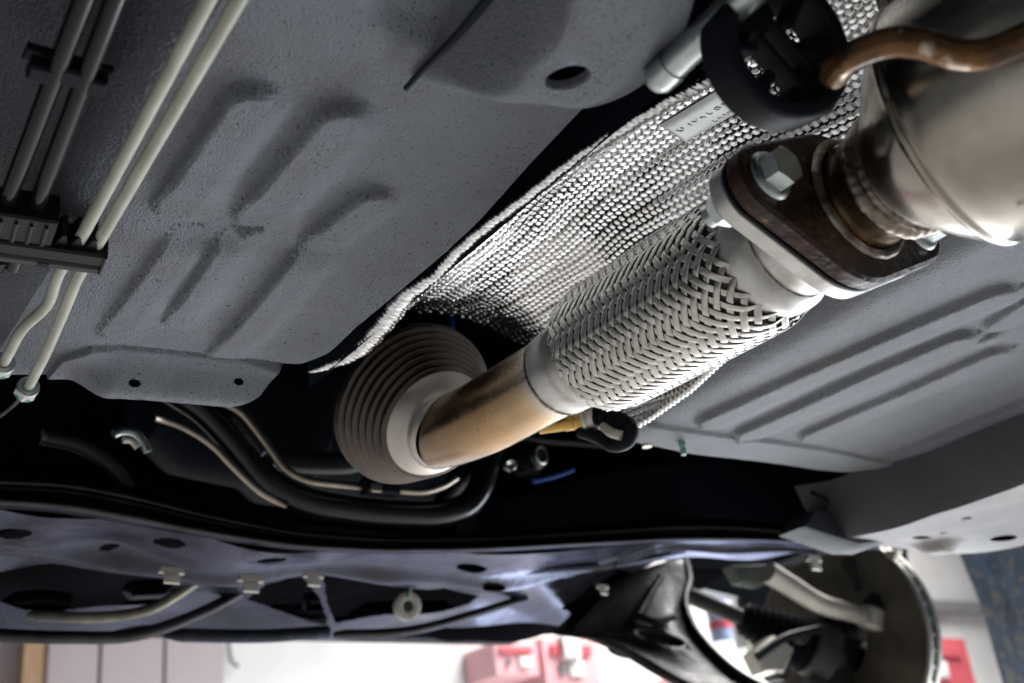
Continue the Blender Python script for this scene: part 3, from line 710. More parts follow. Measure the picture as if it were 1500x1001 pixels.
# ribbed cone where the pipe enters the front converter
C0 = axp(.592) + (.0008, 0, .0062)
CD = ad(602, 590, .795) - C0; CD /= np.linalg.norm(CD)
M['cone_neck'] = mat('pale_heated_steel', (.55, .50, .46), .38, 1., col2=(.40, .36, .33), vscale=18, rvar=.08)
nk_ = [(-.004, .0246), (-.002, .0262), (.0, .0270), (.002, .0272), (.0035, .0280), (.005, .0300), (.008, .0345), (.0115, .0375)]
pr_ = [(.0113, .0374), (.0115, .0375)]
lathe('cone_neck', nk_, C0, CD, M['cone_neck'], ex, 110)
k0, r0 = .0115, .0375
for k in range(7):
    a_, b_ = k0 + k * .0046, r0 + k * .0029
    for s in np.linspace(0, 1, 7)[1:]:
        pr_.append((a_ + .0046 * s, b_ + .0029 * s + .0026 * math.sin(math.pi * 2 * s)))
pr_ += [(.0460, .0585), (.050, .0575), (.065, .05), (.09, .035)]
lathe('ribbed_cone', pr_, C0, CD, M['cone'], ex, 110)

# ------------------------------------------------------------------ exhaust, rear section
rx = thing('rear_exhaust', (.39, .2, .26), 'dusty steel muffler with rusty two bolt flange and short gold stub', 'muffler')
fplate('rusty_flange', .2525, .2622, M['rust'], rx, .0008, .0016)
fplate('gasket', .2624, .2640, M['rubber'], rx, .0004, .0003)
lathe('flare_ring', [(.2524, .0296), (.2510, .0290), (.2500, .0282), (.2495, .0270), (.2500, .0258), (.2515, .0250)], axp(0), ADIR, M['weld'], rx, 110, lambda t, a: .004 * np.sin(21 * a) + .003 * np.sin(8 * a))
S0 = axp(.2515); S1 = ad(1326, 250, .478)
sd = (S1 - S0) / np.linalg.norm(S1 - S0); sl = np.linalg.norm(S1 - S0)
lathe('stub_pipe', [(0, .0252), (.003, .0240), (sl * .4, .0236), (sl * .8, .0240), (sl, .0250)], S0, sd, M['stub'], rx, 90)
MC = ad(1392, 184, .466); mdir = axp(.12) + (0.0, 0, .006) - MC; mdir /= np.linalg.norm(mdir)
lathe('neck_weld', [(sl - .006, .0252), (sl - .005, .0278), (sl - .0025, .0289), (sl, .0282), (sl + .0015, .0262), (sl + .003, .0276), (sl + .0055, .0284), (sl + .007, .0270)], S0, sd, M['weld'], rx, 150, lambda t, a: .007 * np.sin(39 * a) + .006 * np.sin(13 * a))
n0 = S0 + sd * (sl + .004)
# cone blends from the neck axis to the muffler axis
def cone_body():
    prof = [(0, .0268), (.12, .0285), (.35, .0345), (.62, .0425), (.85, .0487), (.96, .0515), (1.0, .0527)]
    V = []; a_ = np.linspace(0, 2 * np.pi, 110, endpoint=False)
    for s, r_ in prof:
        c = n0 + (MC - n0) * s; ax_ = sd * (1 - s) + mdir * s; u, v, w_ = frame(ax_, (0, 0, 1)); V.append(c + (r_ * np.cos(a_))[:, None] * u + (r_ * np.sin(a_))[:, None] * v)
    for t_, r_ in ((.0006, .0538), (.0018, .0542), (.0032, .0538), (.0036, .0534), (.005, .0541), (.012, .0552), (.03, .0562), (.10, .0565), (.22, .0565), (.30, .056), (.31, .05), (.312, .001)):
        u, v, w_ = frame(mdir, (0, 0, 1)); V.append(MC + w_ * t_ + (r_ * np.cos(a_))[:, None] * u + (r_ * np.sin(a_))[:, None] * v)
    V = np.array(V); mk('muffler_body', V, grid_faces(len(V), 110, False, True), M['muffler'], rx)
cone_body()
hk = [ad(1214, 122, .418), ad(1228, 98, .412), ad(1262, 76, .402), ad(1310, 62, .393), ad(1355, 66, .388), ad(1395, 78, .386), ad(1440, 80, .384), ad(1490, 62, .380), ad(1560, 25, .376), ad(1640, -30, .372)]
tube('hanger_rod', spline(hk, 70), np.r_[.0035, .0048, np.full(68, .0054)], M['hookrod'], rx, 20)

# flange bolts
def flange_bolt(bx, bz, label, rot):
    o = np.array([bx, .2524, bz]); t = thing('flange_bolt', o, label, 'bolt', 'bolts through the exhaust flange')
    lathe('washer', [(0, .0005), (0, .0108), (.0012, .0111), (.0026, .0103), (.0034, .0086), (.0034, .0005)], o, (0, -1, 0), M['zinc'], t, 48)
    V, F = hexhead_vf(o - (0, .0030, 0), (0, -1, 0), .0150, .0080, rot); sharp(mk('bolt_head', V, F, M['zinc'], t), 22)
    V, F = hexhead_vf(o + (0, .0202, 0), (0, 1, 0), .0145, .009, rot + .3); sharp(mk('nut', V, F, M['zinc'], t), 22)
    lathe('nut_flange', [(.0, .0115), (.0012, .0118), (.003, .0100)], o + (0, .0203, 0), (0, 1, 0), M['zinc'], t, 40)
    lathe('shank', [(0, .005), (.0345, .005), (.0355, .004), (.0355, .0003)], o, (0, 1, 0), M['zinc'], t, 20)
flange_bolt(.3365, .2475, 'zinc hex bolt on the free end of the rusty flange, head fully visible', .15)
flange_bolt(.4345, .2475, 'zinc hex bolt half hidden behind the muffler neck on the rusty flange', .4)

# ------------------------------------------------------------------ rubber hanger
def hanger():
    ncam = np.array([.42, -.18, -.89]); nrm = WM @ (ncam / np.linalg.norm(ncam))
    c = ad(1158, 62, .415)
    u, v, w_ = frame(nrm)
    t = thing('exhaust_hanger', c, 'black rubber exhaust hanger ring with the rusty hook in it', 'rubber hanger')
    ro, ri, th = .0285, .0215, .017
    prof = [(-th, ri), (-th, ro - .002), (-th + .002, ro), (-.0025, ro), (-.0008, ro - .0007), (0, ro - .002), (0, ri + .0015), (-.0015, ri), (-th, ri)]
    lathe('ring', prof, c, nrm, M['rubber'], t, 90)
    hub = ad(1214, 122, .418); hub = hub - w_ * ((hub - c) @ w_)
    lathe('boss', [(-.016, .005), (-.016, .0095), (-.006, .0098), (-.004, .0085), (-.004, .0052), (-.016, .005)], hub, nrm, M['rubber'], t, 40)
    hub2 = c - (hub - c) * .8
    lathe('boss', [(-.016, .001), (-.016, .0085), (-.006, .0088), (-.003, .0075), (-.003, .001)], hub2, nrm, M['rubber'], t, 40)
    d = (hub2 - hub); L_ = np.linalg.norm(d); d /= L_; e = np.cross(w_, d)
    for s0, s1, o0, o1 in ((0, 1, .0045, .0045), (0, 1, -.0045, -.0045)):
        a_, b_ = hub + e * o0, hub2 + e * o1; dd = (b_ - a_); l = np.linalg.norm(dd); dd /= l; ee = np.cross(w_, dd)
        prism('web', [(.006, -.0016), (l - .006, -.0016), (l - .006, .0016), (.006, .0016)], a_ - w_ * .014, dd, ee, w_, .010, M['rubber'], t, .0006)
    for ang in (.15, 1.15, 2.3, 3.5, 4.3, 5.4):
        dd = math.cos(ang) * u + math.sin(ang) * v; ee = np.cross(w_, dd)
        prism('spoke', [(.011, -.0018), (.0207, -.0018), (.0207, .0018), (.011, .0018)], c - w_ * .0145, dd, ee, w_, .010, M['rubber'], t, .0006)
hanger()
# bolt with teal mark by the rod, top right
P = ad(1378, 42, .44)
t = thing('bracket_nut', P, 'rusty bracket nut with a teal paint mark above the hook rod', 'nut')
V, F = hexhead_vf(P + WM @ np.array([0, 0, .012]), WM @ np.array([-.1, .5, -.85]), .017, .012, .2); mk('nut', V, F, M['rust'], t)
lathe('paint_mark', [(.0124, .0004), (.0124, .0068), (.0126, .0068)], P + WM @ np.array([0, 0, .012]), WM @ np.array([-.1, .5, -.85]), M['teal'], t, 20)
q = [ad(x, y, .47) for x, y in ((1290, -40), (1310, 20), (1350, 75), (1440, 90), (1530, 70), (1560, -60))]
o = poly_slab('hanger_bracket', q, .02, M['rust'], None, WM @ np.array([0, -.3, 1.]), .003); props(o, 'dark rusty bracket plate behind the hook rod above the muffler', 'bracket')

# ------------------------------------------------------------------ pipes along the left floor
def brake_line(top, low, end, label, zt):
    pts = [az(*top, zt)] + [az(*low[0], zt)] + [az(x, y, z) for x, y, z in low[1:]]
    d = pts[1] - pts[0]; pts[0] = pts[0] - d * 1.5
    t = thing('brake_line', pts[1], label, 'brake line', 'cream coated lines along the left floor')
    tube('coated_tube', round_path(pts, .012), .0029, M['cream'], t, 16)
    e = pts[-1]; dv = pts[-1] - pts[-2]; dv /= np.linalg.norm(dv)
    V, F = hexhead_vf(e - dv * .002, dv, .0115, .0075, .3); sharp(mk('flare_nut', V, F, M['zinc'], t), 22)
    nt_ = t.children[-1]
    lathe('collar_ring', [(-.004, .0034), (-.004, .0062), (-.0018, .0064), (-.0018, .0034)], e, dv, M['zinc'], nt_, 30)
    lathe('paint_mark', [(.003, .0059), (.0035, .0061), (.0062, .0060), (.0065, .0055)], e, dv, M['teal'], nt_, 14)
    if end:
        q = [e + dv * .004] + [az(x, y, z) for x, y, z in end]
        tube('thin_tube', round_path(q, .01), .0016, M['darkline'], t, 10)
brake_line((305, 0), [(118, 350), (84, 402, .288), (72, 447, .287), (31, 482, .287), (4, 535, .288)], [(-30, 580, .29)], 'cream coated line with a double bend below the black clip', .287)
brake_line((350, 0), [(146, 352), (114, 405, .288), (92, 460, .287), (66, 520, .287), (40, 570, .287)], [(22, 592, .289), (-4, 612, .29), (-60, 640, .29)], 'cream coated line running straight to a green marked flare nut', .287)
def hose(top, low, label, r_):
    a_, b_ = az(*top, .292), az(*low, .290); d = b_ - a_
    o = tube('fuel_hose', spline([a_ - d * 2, a_, b_, b_ + d * .25], 30), r_, M['darkline'], None, 18); props(o, label, 'fuel hose', 'dark hoses along the left floor')
hose((122, 0), (8, 300), 'glossy dark hose at the edge, farther from the cream lines', .0038)
hose((168, 0), (42, 330), 'glossy dark hose running next to the cream lines', .0038)
# small clip on the dark hoses
P = az(100, 98, .294)
t = thing('hose_clip', P, 'small black clip holding the two dark hoses to the floor', 'clip')
for k, (x, y, r_) in enumerate(((68, 92, .0062), (112, 97, .0068), (140, 110, .0045))):
    q = az(x, y, .295); prism('clip_jaw', [(-r_, -.004), (r_ * .8, -.0045), (r_, .003), (.2 * r_, .0055), (-r_, .004)], q, (1, 0, 0), (0, 1, 0), (0, 0, -1), .007, M['rubber'], t, .0012)
box('clip_base', az(100, 98, .299) - (.016, .004, 0), az(100, 98, .299) + (.016, .004, .004), M['rubber'], t, .001)
# big pipe clip
def pipe_clip():
    A = az(-30, 365, .283); B = az(138, 388, .283); d = B - A; L_ = np.linalg.norm(d); d /= L_; f_ = np.cross([0, 0, 1.], d)
    t = thing('pipe_clip', (A + B) / 2, 'black plastic clip block gripping hoses and cream lines on the floor', 'pipe clip')
    def blk(nm, x0, x1, y0, y1, z0, z1, m, bev=.0012):
        return prism(nm, [(x0, y0), (x1, y0), (x1, y1), (x0, y1)], A + np.array([0, 0, z0]), d, f_, np.array([0, 0, 1.]), z1 - z0, m, t, bev)
    blk('rail', 0, L_ + .002, -.0015, .0045, -.003, .012, M['plastic_edge'])
    blk('base', 0, L_ + .003, -.012, -.0018, -.0022, .014, M['plastic'])
    blk('block', .0, L_ * .58, -.034, -.0125, -.001, .014, M['plastic'])
    for fx in (.66, .795, .93): 
        prism('prong', [(-.0030, 0), (.0030, 0), (.0014, .0075), (-.0006, .0085)], A + d * (L_ * fx) - f_ * .0122 + np.array([0, 0, .001]), d, -f_, np.array([0, 0, 1.]), .012, M['plastic'], t, .0006)
    for k in range(4):
        x = L_ * .10 + k * L_ * .125; blk('tooth', x, x + .0016, -.030, -.0140, -.0024, -.0012, M['plastic'], .0003)
    blk('window', L_ * .50, L_ * .60, -.0005, .0030, -.0034, .0, M['void'], .0002)
    blk('side_tab', L_ + .0022, L_ + .004, -.012, .004, -.003, .010, M['plastic'], .0006)
pipe_clip()
q = [az(x, y, .285) for x, y in ((-30, 388), (12, 386), (6, 404), (-30, 420))]
o = poly_slab('hose_end_sleeve', q, .01, M['darkline'], None, (0, 0, 1), .002); props(o, 'glossy dark sleeve just below the pipe clip at the frame edge', 'sleeve')

# ------------------------------------------------------------------ lines, brace and sensor ahead of the floor
q = [ay(x, y, .80) for x, y in ((228, 612), (262, 622), (308, 648), (345, 688), (384, 724), (420, 740))]
V, F = tube_vf(round_path(q, .02), .0030, 12); props(mk('steel_line', V, F, M['steel_line']), 'thin bare steel line bending down left of the black brace', 'steel line', 'bare steel lines in front of the floor')
q = [ay(x, y, .84) for x, y in ((320, 588), (352, 602), (378, 634), (420, 692), (452, 706), (530, 714), (620, 722), (650, 712), (668, 700))]
t = thing('steel_line', q[4], 'longer bare steel line passing under the ribbed converter cone, with a clip', 'steel line', 'bare steel lines in front of the floor')
tube('tube', round_path(q, .02), .0036, M['steel_line'], t, 12)
c = ay(556, 715, .835); box('clip', c - (.016, .008, .007), c + (.016, .006, .008), M['rubber'], t, .002)
c2 = ay(550, 715, .825); box('clip_eye', c2 - (.005, .002, .004), c2 + (.005, .002, .004), M['steel_line'], t, .001)
# black U-shaped brace
q = [ay(x, y, .86) for x, y in ((250, 570), (300, 600), (350, 655), (395, 712), (450, 738), (540, 752), (640, 756), (686, 742), (706, 712), (716, 668), (730, 620))]
cq = spline(round_path(q, .03), 80)
V, F = tube_vf(cq, .0125, 20)
c_ = cq.mean(0); props(mk('brace_bar', V, F, M['black']), 'glossy black brace bar bent in a shallow U under the converter', 'brace bar')
q = [ay(x, y, .845) for x, y in ((345, 600), (372, 622), (396, 660), (385, 668), (360, 640), (338, 612))]
o = poly_slab('mount_tab', q, .008, M['ecoat'], None, (0, 1, 0), .002); props(o, 'small dark sheet tab behind the longer steel line', 'tab')
# dark gearbox
lathe_c = ay(430, 640, 1.0)
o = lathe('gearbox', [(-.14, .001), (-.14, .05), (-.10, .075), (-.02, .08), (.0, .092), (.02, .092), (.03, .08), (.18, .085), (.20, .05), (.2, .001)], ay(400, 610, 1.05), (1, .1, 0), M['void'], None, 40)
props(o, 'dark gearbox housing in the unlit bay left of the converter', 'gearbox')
P = ay(775, 672, .86)
t = thing('housing_bolt', P, 'large shiny dark bolt on the housing under the gold pipe', 'bolt')
lathe('plug', [(-.016, .0005), (-.016, .010), (-.013, .013), (-.004, .0135), (-.004, .018), (.012, .018)], P, (-.2, 1, .1), M['black'], t, 30)
lathe('rim', [(-.017, .007), (-.0172, .0085), (-.0165, .0095)], P, (-.2, 1, .1), M['zinc'], t, 30)
P = ay(745, 683, .85); V, F = hexhead_vf(P, (-.2, -1, -.2), .010, .006); props(mk('small_nut', V, F, M['zinc']), 'small bright nut left of the large dark housing bolt', 'nut')
P = ay(190, 645, .80)
t = thing('hose_clamp', P, 'bright curved hose clamp in the dark above the subframe', 'hose clamp')
q = [ay(x, y, .80) for x, y in ((166, 636), (178, 632), (196, 634), (210, 648), (216, 662))]
tube('band', spline(q, 24), .0035, M['zinc'], t, 10)
q = [ay(x, y, .794) for x, y in ((180, 644), (192, 645), (202, 655))]; tube('screw', spline(q, 10), .003, M['cast'], t, 8)
q = [ay(x, y, .615) for x, y in ((618, 418), (645, 438), (660, 462), (661, 490), (650, 520))]
V, F = tube_vf(spline(q, 24), .0022, 10); props(mk('blue_wire', V, F, M['blue']), 'thin blue covered wire curving behind the converter cone', 'wire')

M['dim'] = mat('dusty_dark_hose', (.030, .031, .034), .5, col2=(.02, .02, .022))
q = [ay(x, y, 1.0) for x, y in ((405, 590), (438, 588), (440, 618), (408, 620))]
o = poly_slab('relay_box', q, .05, M['dim'], None, (.2, 1, .1), .004); props(o, 'dim grey box in the dark bay left of the converter cone', 'box')
V, F = tube_vf(spline([ay(x, y, .95) for x, y in ((395, 672), (440, 676), (500, 678), (560, 672), (600, 690))], 30), .011, 14); props(mk('coolant_hose', V, F, M['dim']), 'dim dark coolant hose lying behind the bare steel lines', 'hose')
V, F = tube_vf(spline([ay(x, y, .92) for x, y in ((722, 668), (700, 690), (672, 716), (650, 738))], 20), .0042, 12); props(mk('bracket_rod', V, F, M['cast']), 'short pale rod slanting behind the right bend of the black brace', 'rod')
V, F = tube_vf(spline([ay(x, y, .90) for x, y in ((760, 640), (800, 646), (850, 650), (900, 654))], 20), .0040, 12); props(mk('thin_rail', V, F, M['dim']), 'thin dark rail under the sensor cable in front of the bulkhead', 'rail')
V, F = tube_vf(spline([ay(x, y, .88) for x, y in ((780, 706), (802, 701), (824, 694), (840, 688))], 16), .0028, 10); props(mk('blue_cable', V, F, M['blue']), 'short blue cable under the large dark housing bolt', 'cable')
V, F = tube_vf(spline([ay(x, y, .88) for x, y in ((60, 640), (120, 655), (170, 690), (190, 720))], 20), .006, 12); props(mk('breather_hose', V, F, M['dim']), 'dim breather hose left of the bright hose clamp', 'hose')

def sensor():
    a_ = ax(790, 627, .478); b_ = ax(862, 612, .500); d = b_ - a_; L_ = np.linalg.norm(d); d /= L_
    t = thing('oxygen_sensor', a_, 'brass oxygen sensor with black corrugated cable under the pipe', 'oxygen sensor')
    lathe('brass_body', [(0, .0045), (L_ * .5, .0058), (L_ * .52, .0064), (L_ * .70, .0066), (L_ * .71, .0060), (L_ * .88, .0062)], a_, d, M['brass'], t, 24)
    lathe('crimp_collar', [(L_ * .86, .0064), (L_ * .87, .0072), (L_ * .95, .0074), (L_ * .97, .0068), (L_ * 1.04, .0070), (L_ * 1.12, .0072), (L_ * 1.13, .006)], a_, d, M['cast'], t, 30)
    e = a_ + d * L_ * 1.1
    cs = spline([e, ax(888, 612, .505), ax(906, 617, .508), ax(922, 628, .512), ax(920, 644, .512), ax(900, 652, .509), ax(876, 640, .505), ax(850, 632, .50)], 150)
    n = len(cs); R = .0062 * (1 + .10 * np.sin(np.linspace(0, 46 * 2 * np.pi, n)))
    R[60:] = np.linspace(.0058, .0046, n - 60)
    tube('cable', cs, R, M['rubber'], t, 16)
    q = spline([ax(884, 624, .502), ax(896, 634, .503), ax(910, 638, .505)], 14); tube('cable_tag', q, .0036, M['cast'], t, 10)
sensor()

# ------------------------------------------------------------------ front subframe
def subframe():
    t = thing('subframe', (.55, 1.0, .28), 'glossy black front subframe crossing below the engine bay', 'subframe')
    px = np.array([-80, 0, 100, 200, 300, 430, 560, 700, 850, 1000, 1100, 1200, 1300.])
    A = np.array([688, 690, 692, 712, 742, 772, 784, 783, 773, 762, 765, 780, 800.])
    B = np.array([742, 744, 752, 770, 788, 806, 812, 810, 802, 796, 796, 800, 808.])
    rows = []
    n = 260; qx = np.linspace(-80, 1290, n)
    fa = np.interp(qx, px, A); fb = np.interp(qx, px, B)
    sm = lambda f: np.convolve(np.r_[np.full(8, f[0]), f, np.full(8, f[-1])], np.ones(17) / 17, 'valid')
    fa, fb = sm(fa), sm(fb)
    lip = []
    for s, dy in ((-.12, .04), (-.04, .022), (.03, .012), (.10, .005), (.20, -.001), (.30, -.003), (.38, -.001), (.45, .004), (.50, .004), (.56, -.001), (.64, -.007), (.74, -.011), (.84, -.011), (.92, -.006), (.98, .003), (1.02, .03)):
        yy = fa + (fb - fa) * s; lip.append([ay(x, y_, .865 + dy) for x, y_ in zip(qx, yy)])
    mk('rear_lip', np.array(lip), grid_faces(len(lip), n), M['gloss'], t)
    # lower plate: from the lip forward to the front edge, ridged, with holes
    n = 560; qx = np.linspace(-80, 1195, n); fb = np.interp(qx, px, B) - 1
    fe = np.interp(qx, [-80, 0, 150, 330, 420, 600, 700, 830, 870, 905, 960, 1100, 1195], [932, 934, 942, 940, 942, 942, 934, 928, 900, 862, 838, 824, 812])
    S = np.linspace(0, 1, 150); Yd = .885 + .27 * S ** .9
    GX = np.repeat(qx[None], 150, 0); GY = fb[None] + (fe - fb)[None] * (S[:, None])
    dsc = np.clip((fe - fb) / 128, 0, 1); P = np.array([[ay(GX[i, j], GY[i, j], .885 + (Yd[i] - .885) * dsc[j]) for j in range(n)] for i in range(150)])
    # pressed relief
    rel = .0055 * np.sin(GX / 70 + GY / 26) + .003 * np.sin(GX / 31 - GY / 19) * sstep(.1, .3, S)[:, None] + .006 * sstep(.36, .42, S)[:, None] - .007 * np.exp(-((S[:, None] - .30 - .05 * np.sin(GX / 120)) / .05) ** 2) + .0014 * snoise(GX, GY * 2, .018, 9, 1)
    P[..., 2] += rel
    P[-6:, :, 2] += (np.arange(6) ** 2 * .0012)[:, None]
    F = grid_faces(150, n); px_ = GX.ravel(); py_ = GY.ravel(); keep = np.ones(len(F), bool)
    V = P.reshape(-1, 3)
    holes = [(20, 771, 30, 8), (38, 813, 26, 6), (160, 809, 17, 4), (248, 799, 26, 6), (398, 815, 24, 6), (690, 825, 24, 5.5), (720, 841, 20, 4.5), (685, 857, 24, 6), (818, 850, 36, 8), (925, 822, 28, 5), (1062, 813, 30, 4)]
    for hx, hy, ra, rb in holes:
        e = np.hypot((px_ - hx) / ra, (py_ - hy) / rb); keep &= ~(e < 1)[F].all(1)
    def inpoly(poly):
        x, y = px_, py_; r = np.zeros(len(x), bool); k = len(poly)
        for i in range(k):
            x1, y1 = poly[i]; x2, y2 = poly[(i + 1) % k]
            c = ((y1 > y) != (y2 > y)) & (x < (x2 - x1) * (y - y1) / (y2 - y1 + 1e-9) + x1); r ^= c
        return r
    for poly in ([(-80, 858), (40, 850), (130, 842), (262, 842), (258, 862), (225, 888), (150, 894), (60, 896), (-80, 892)],
                 [(388, 868), (440, 858), (470, 885), (480, 906), (440, 908), (360, 900)],
                 [(470, 852), (560, 850), (640, 858), (705, 884), (690, 896), (600, 908), (490, 912), (478, 890)],
                 [(860, 868), (905, 845), (930, 850), (900, 892), (840, 905), (820, 900)]):
        keep &= ~inpoly(poly)[F].all(1)
    mk('lower_plate', V, F[keep], M['ecoat'], t)
    # raised tubes and folded edges across the plate; glossy strips added in the openings as highlights
    for pts, r_, Y_, mm in (([(40, 902), (150, 904), (215, 894), (255, 874), (296, 846)], .0050, 1.05, 'foldlight'), ([(-60, 928), (100, 934), (200, 930), (300, 896), (372, 856)], .0060, 1.08, 'gloss'), ([(240, 930), (380, 932), (480, 926)], .007, 1.10, 'ecoat'), ([(490, 930), (600, 924), (700, 898), (770, 876)], .005, 1.07, 'gloss'),
                        ([(180, 865), (250, 862)], .010, 1.16, 'gloss'), ([(0, 888), (60, 882), (100, 886)], .012, 1.16, 'gloss'), ([(352, 898), (440, 896)], .008, 1.14, 'gloss'), ([(510, 902), (570, 898), (650, 896)], .014, 1.16, 'gloss'), ([(445, 882), (470, 880)], .010, 1.14, 'gloss'), ([(600, 824), (700, 836), (780, 834), (900, 826), (1000, 806)], .006, .955, 'ecoat')):
        q = spline([ay(x, y, Y_) for x, y in pts], 40); tube('fold_or_highlight_strip', q, np.minimum(r_, np.linspace(.003, .05, 40)), M[mm], t, 12)
    return t
subframe()
# oil pan and undertray seen through the openings
def oil_pan():
    X = np.linspace(-.05, 1.30, 120); Y = np.linspace(1.18, 1.6, 60); GX, GY = np.meshgrid(X, Y, indexing='ij')
    Z = .375 + .02 * np.sin(GX * 21) * np.sin(GY * 17 + 1) + .012 * snoise(GX, GY, 16, 31, 2)
    V = np.stack([GX, GY, Z], -1); o = mk('oil_pan', V, grid_faces(120, 60), M['pan']); props(o, 'glossy black oil pan seen through the subframe openings', 'oil pan')
oil_pan()
P = ay(597, 888, 1.02)
t = thing('drain_washer', P, 'round pale drain plug with a dark centre on the subframe', 'drain plug')
lathe('washer', [(0, .005), (-.002, .006), (-.003, .011), (-.002, .0145), (.003, .015)], P, (.1, 1, .25), M['cast'], t, 36)
lathe('plug', [(-.001, .0003), (-.001, .0052), (.003, .0056)], P, (.1, 1, .25), M['iron'], t, 20)
q = [ay(x, y, 1.015) for x, y in ((597, 876), (600, 866), (603, 858))]; tube('stem', q, .0018, M['cleartape'], t, 8)
def edge_clip(px, py, s, label):
    P = ay(px, py, .93); t = thing('edge_clip', P, label, 'edge clip', 'pale clips on the subframe edge')
    k = s * .93 / 1400
    prism('clip_plate', [(-k * 1.3, 0), (k * 1.3, 0), (k * 1.1, k * .7), (-k * 1.1, k * .7)], P, (1, .1, 0), (0, 0, 1), (0, 1, 0), k * .5, M['cast'], t, .0008)
    prism('clip_tongue', [(-k * .8, -k * 1.0), (k * .8, -k * 1.0), (k * .8, -.0004), (-k * .8, -.0004)], P - (0, .001, 0), (1, .1, 0), (0, 0, 1), (0, 1, 0), k * .4, M['cast'], t, .0008)
edge_clip(252, 840, 13, 'pale edge clip on the subframe, leftmost of the row')
edge_clip(368, 852, 14, 'pale edge clip between two openings in the subframe')
edge_clip(460, 846, 12, 'pale edge clip closest to the round drain plug')
edge_clip(884, 862, 10, 'small pale clip on the subframe near the control arm')

# ------------------------------------------------------------------ right suspension
arm = thing('control_arm', ay(960, 920, 1.08), 'dark pressed steel control arm with an oval hole beside the wheel', 'control arm')
def arm_pt(x, y): return ay(x, y, 1.16 - .18 * (y - 820) / 180)
def control_arm():
    outer = [(905, 846), (955, 832), (1003, 822), (1012, 850), (1006, 880), (1016, 915), (1046, 955), (1090, 990), (1140, 1020), (1080, 1030), (1000, 998), (930, 958), (872, 934), (830, 928), (850, 905)]
    O = np.array(outer, float); O = spline(np.concatenate([O[-2:], O, O[:2]]), 17 * 10)[20:-10]
    hc = np.array([966, 936.]); n = 120; T = np.linspace(-np.pi, np.pi, n, endpoint=False)
    a2 = np.arctan2(O[:, 1] - hc[1], O[:, 0] - hc[0]); idx = np.argsort(a2); rr = np.interp(T, a2[idx], np.hypot(O[idx, 0] - hc[0], O[idx, 1] - hc[1]), period=2 * np.pi)
    h0 = 1 / np.hypot(np.cos(T - .25) / 36, np.sin(T - .25) / 9); V = []
    for s in np.r_[-.02, np.linspace(0, 1, 16)]:
        r_ = h0 + (rr - h0) * max(s, 0); P = np.array([arm_pt(hc[0] + r_[k] * math.cos(T[k]), hc[1] + r_[k] * math.sin(T[k])) for k in range(n)])
        P[:, 1] += .02 if s < 0 else .010 * math.sin(math.pi * s) - .004
        V.append(P)
    V.append(V[-1] + (0, .03, .005)); V = np.array(V)
    mk('arm_plate', V, grid_faces(len(V), n, False, True), M['armmat'], arm)
    poly_slab('hole_shade_plate', [arm_pt(966 + 48 * math.cos(a_), 937 + 20 * math.sin(a_)) + (0, .028, 0) for a_ in np.linspace(0, 2 * np.pi, 24, endpoint=False)], .01, M['void'], arm, (0, 1, 0), .001)  # dark plate added behind the hole to stand for shade
    q = spline([arm_pt(x, y) for x, y in ((1004, 822), (1010, 850), (1003, 882), (1014, 918), (1046, 958), (1090, 994), (1150, 1022))], 40)
    tube('arm_rim', q, .0055, M['armmat'], arm, 12)
    q = spline([arm_pt(x, y) - (0, .008, 0) for x, y in ((928, 905), (945, 875), (962, 848))], 14); tube('arm_rib', q, .005, M['armmat'], arm, 10)
    q = spline([arm_pt(x, y) - (0, .008, 0) for x, y in ((930, 904), (950, 912), (980, 906))], 14); tube('arm_rib', q, .005, M['armmat'], arm, 10)
control_arm()
# tie rod
q = spline([ay(x, y, 1.06) for x, y in ((1125, 838), (1160, 860), (1200, 884), (1240, 896), (1262, 902))], 30)
t = thing('tie_rod', q[15], 'pale steering tie rod with a round ball joint inside the wheel arch', 'tie rod')
tube('rod', q, np.linspace(.0150, .0125, 30), M['cast'], t, 20)
P = ay(1276, 905, 1.06); lathe('ball_joint', [(-.016, .0005), (-.016, .014), (-.013, .0185), (.010, .0185), (.014, .015), (.014, .0005)], P, (.3, -.3, 1), M['cast'], t, 32)
lathe('joint_boot', [(.015, .0155), (.019, .014), (.022, .015), (.026, .011), (.032, .010), (.034, .0005)], P, (.3, -.3, 1), M['rubber'], t, 28)
q = [ay(x, y, 1.10) for x, y in ((1072, 828), (1130, 826), (1138, 852), (1118, 858), (1086, 852))]
o = poly_slab('green_bracket', q, .02, M['green'], None, (0, 1, 0), .003); props(o, 'grey green bracket at the inner end of the tie rod', 'bracket')
edge_clip(1194, 822, 17, 'large pale clip hanging above the tie rod')
# drive shaft boot
def boot():
    a_ = ay(1085, 905, 1.16); b_ = ay(1190, 950, 1.13); d = b_ - a_; L_ = np.linalg.norm(d); d /= L_
    t = thing('drive_shaft', a_, 'ribbed dark rubber drive shaft boot behind the tie rod', 'drive shaft')
    lathe('boot', [(0, .016)] + [(L_ * .9 * k / 40 + .005, .020 + .018 * k / 40 + .004 * math.sin(k * 1.57)) for k in range(1, 41)], a_, d, M['rubber'], t, 40)
    lathe('shaft', [(-.25, .012), (.005, .012)], a_, d, M['iron'], t, 24)
    lathe('joint_cup', [(L_ * .9, .040), (L_ * 1.2, .044), (L_ * 1.25, .03)], a_, d, M['iron'], t, 40)
    q = spline([ay(1110, 962, 1.09), ay(1150, 935, 1.085), ay(1200, 922, 1.08)], 12); tube('hose', q, .006, M['rubber'], t, 10)
boot()
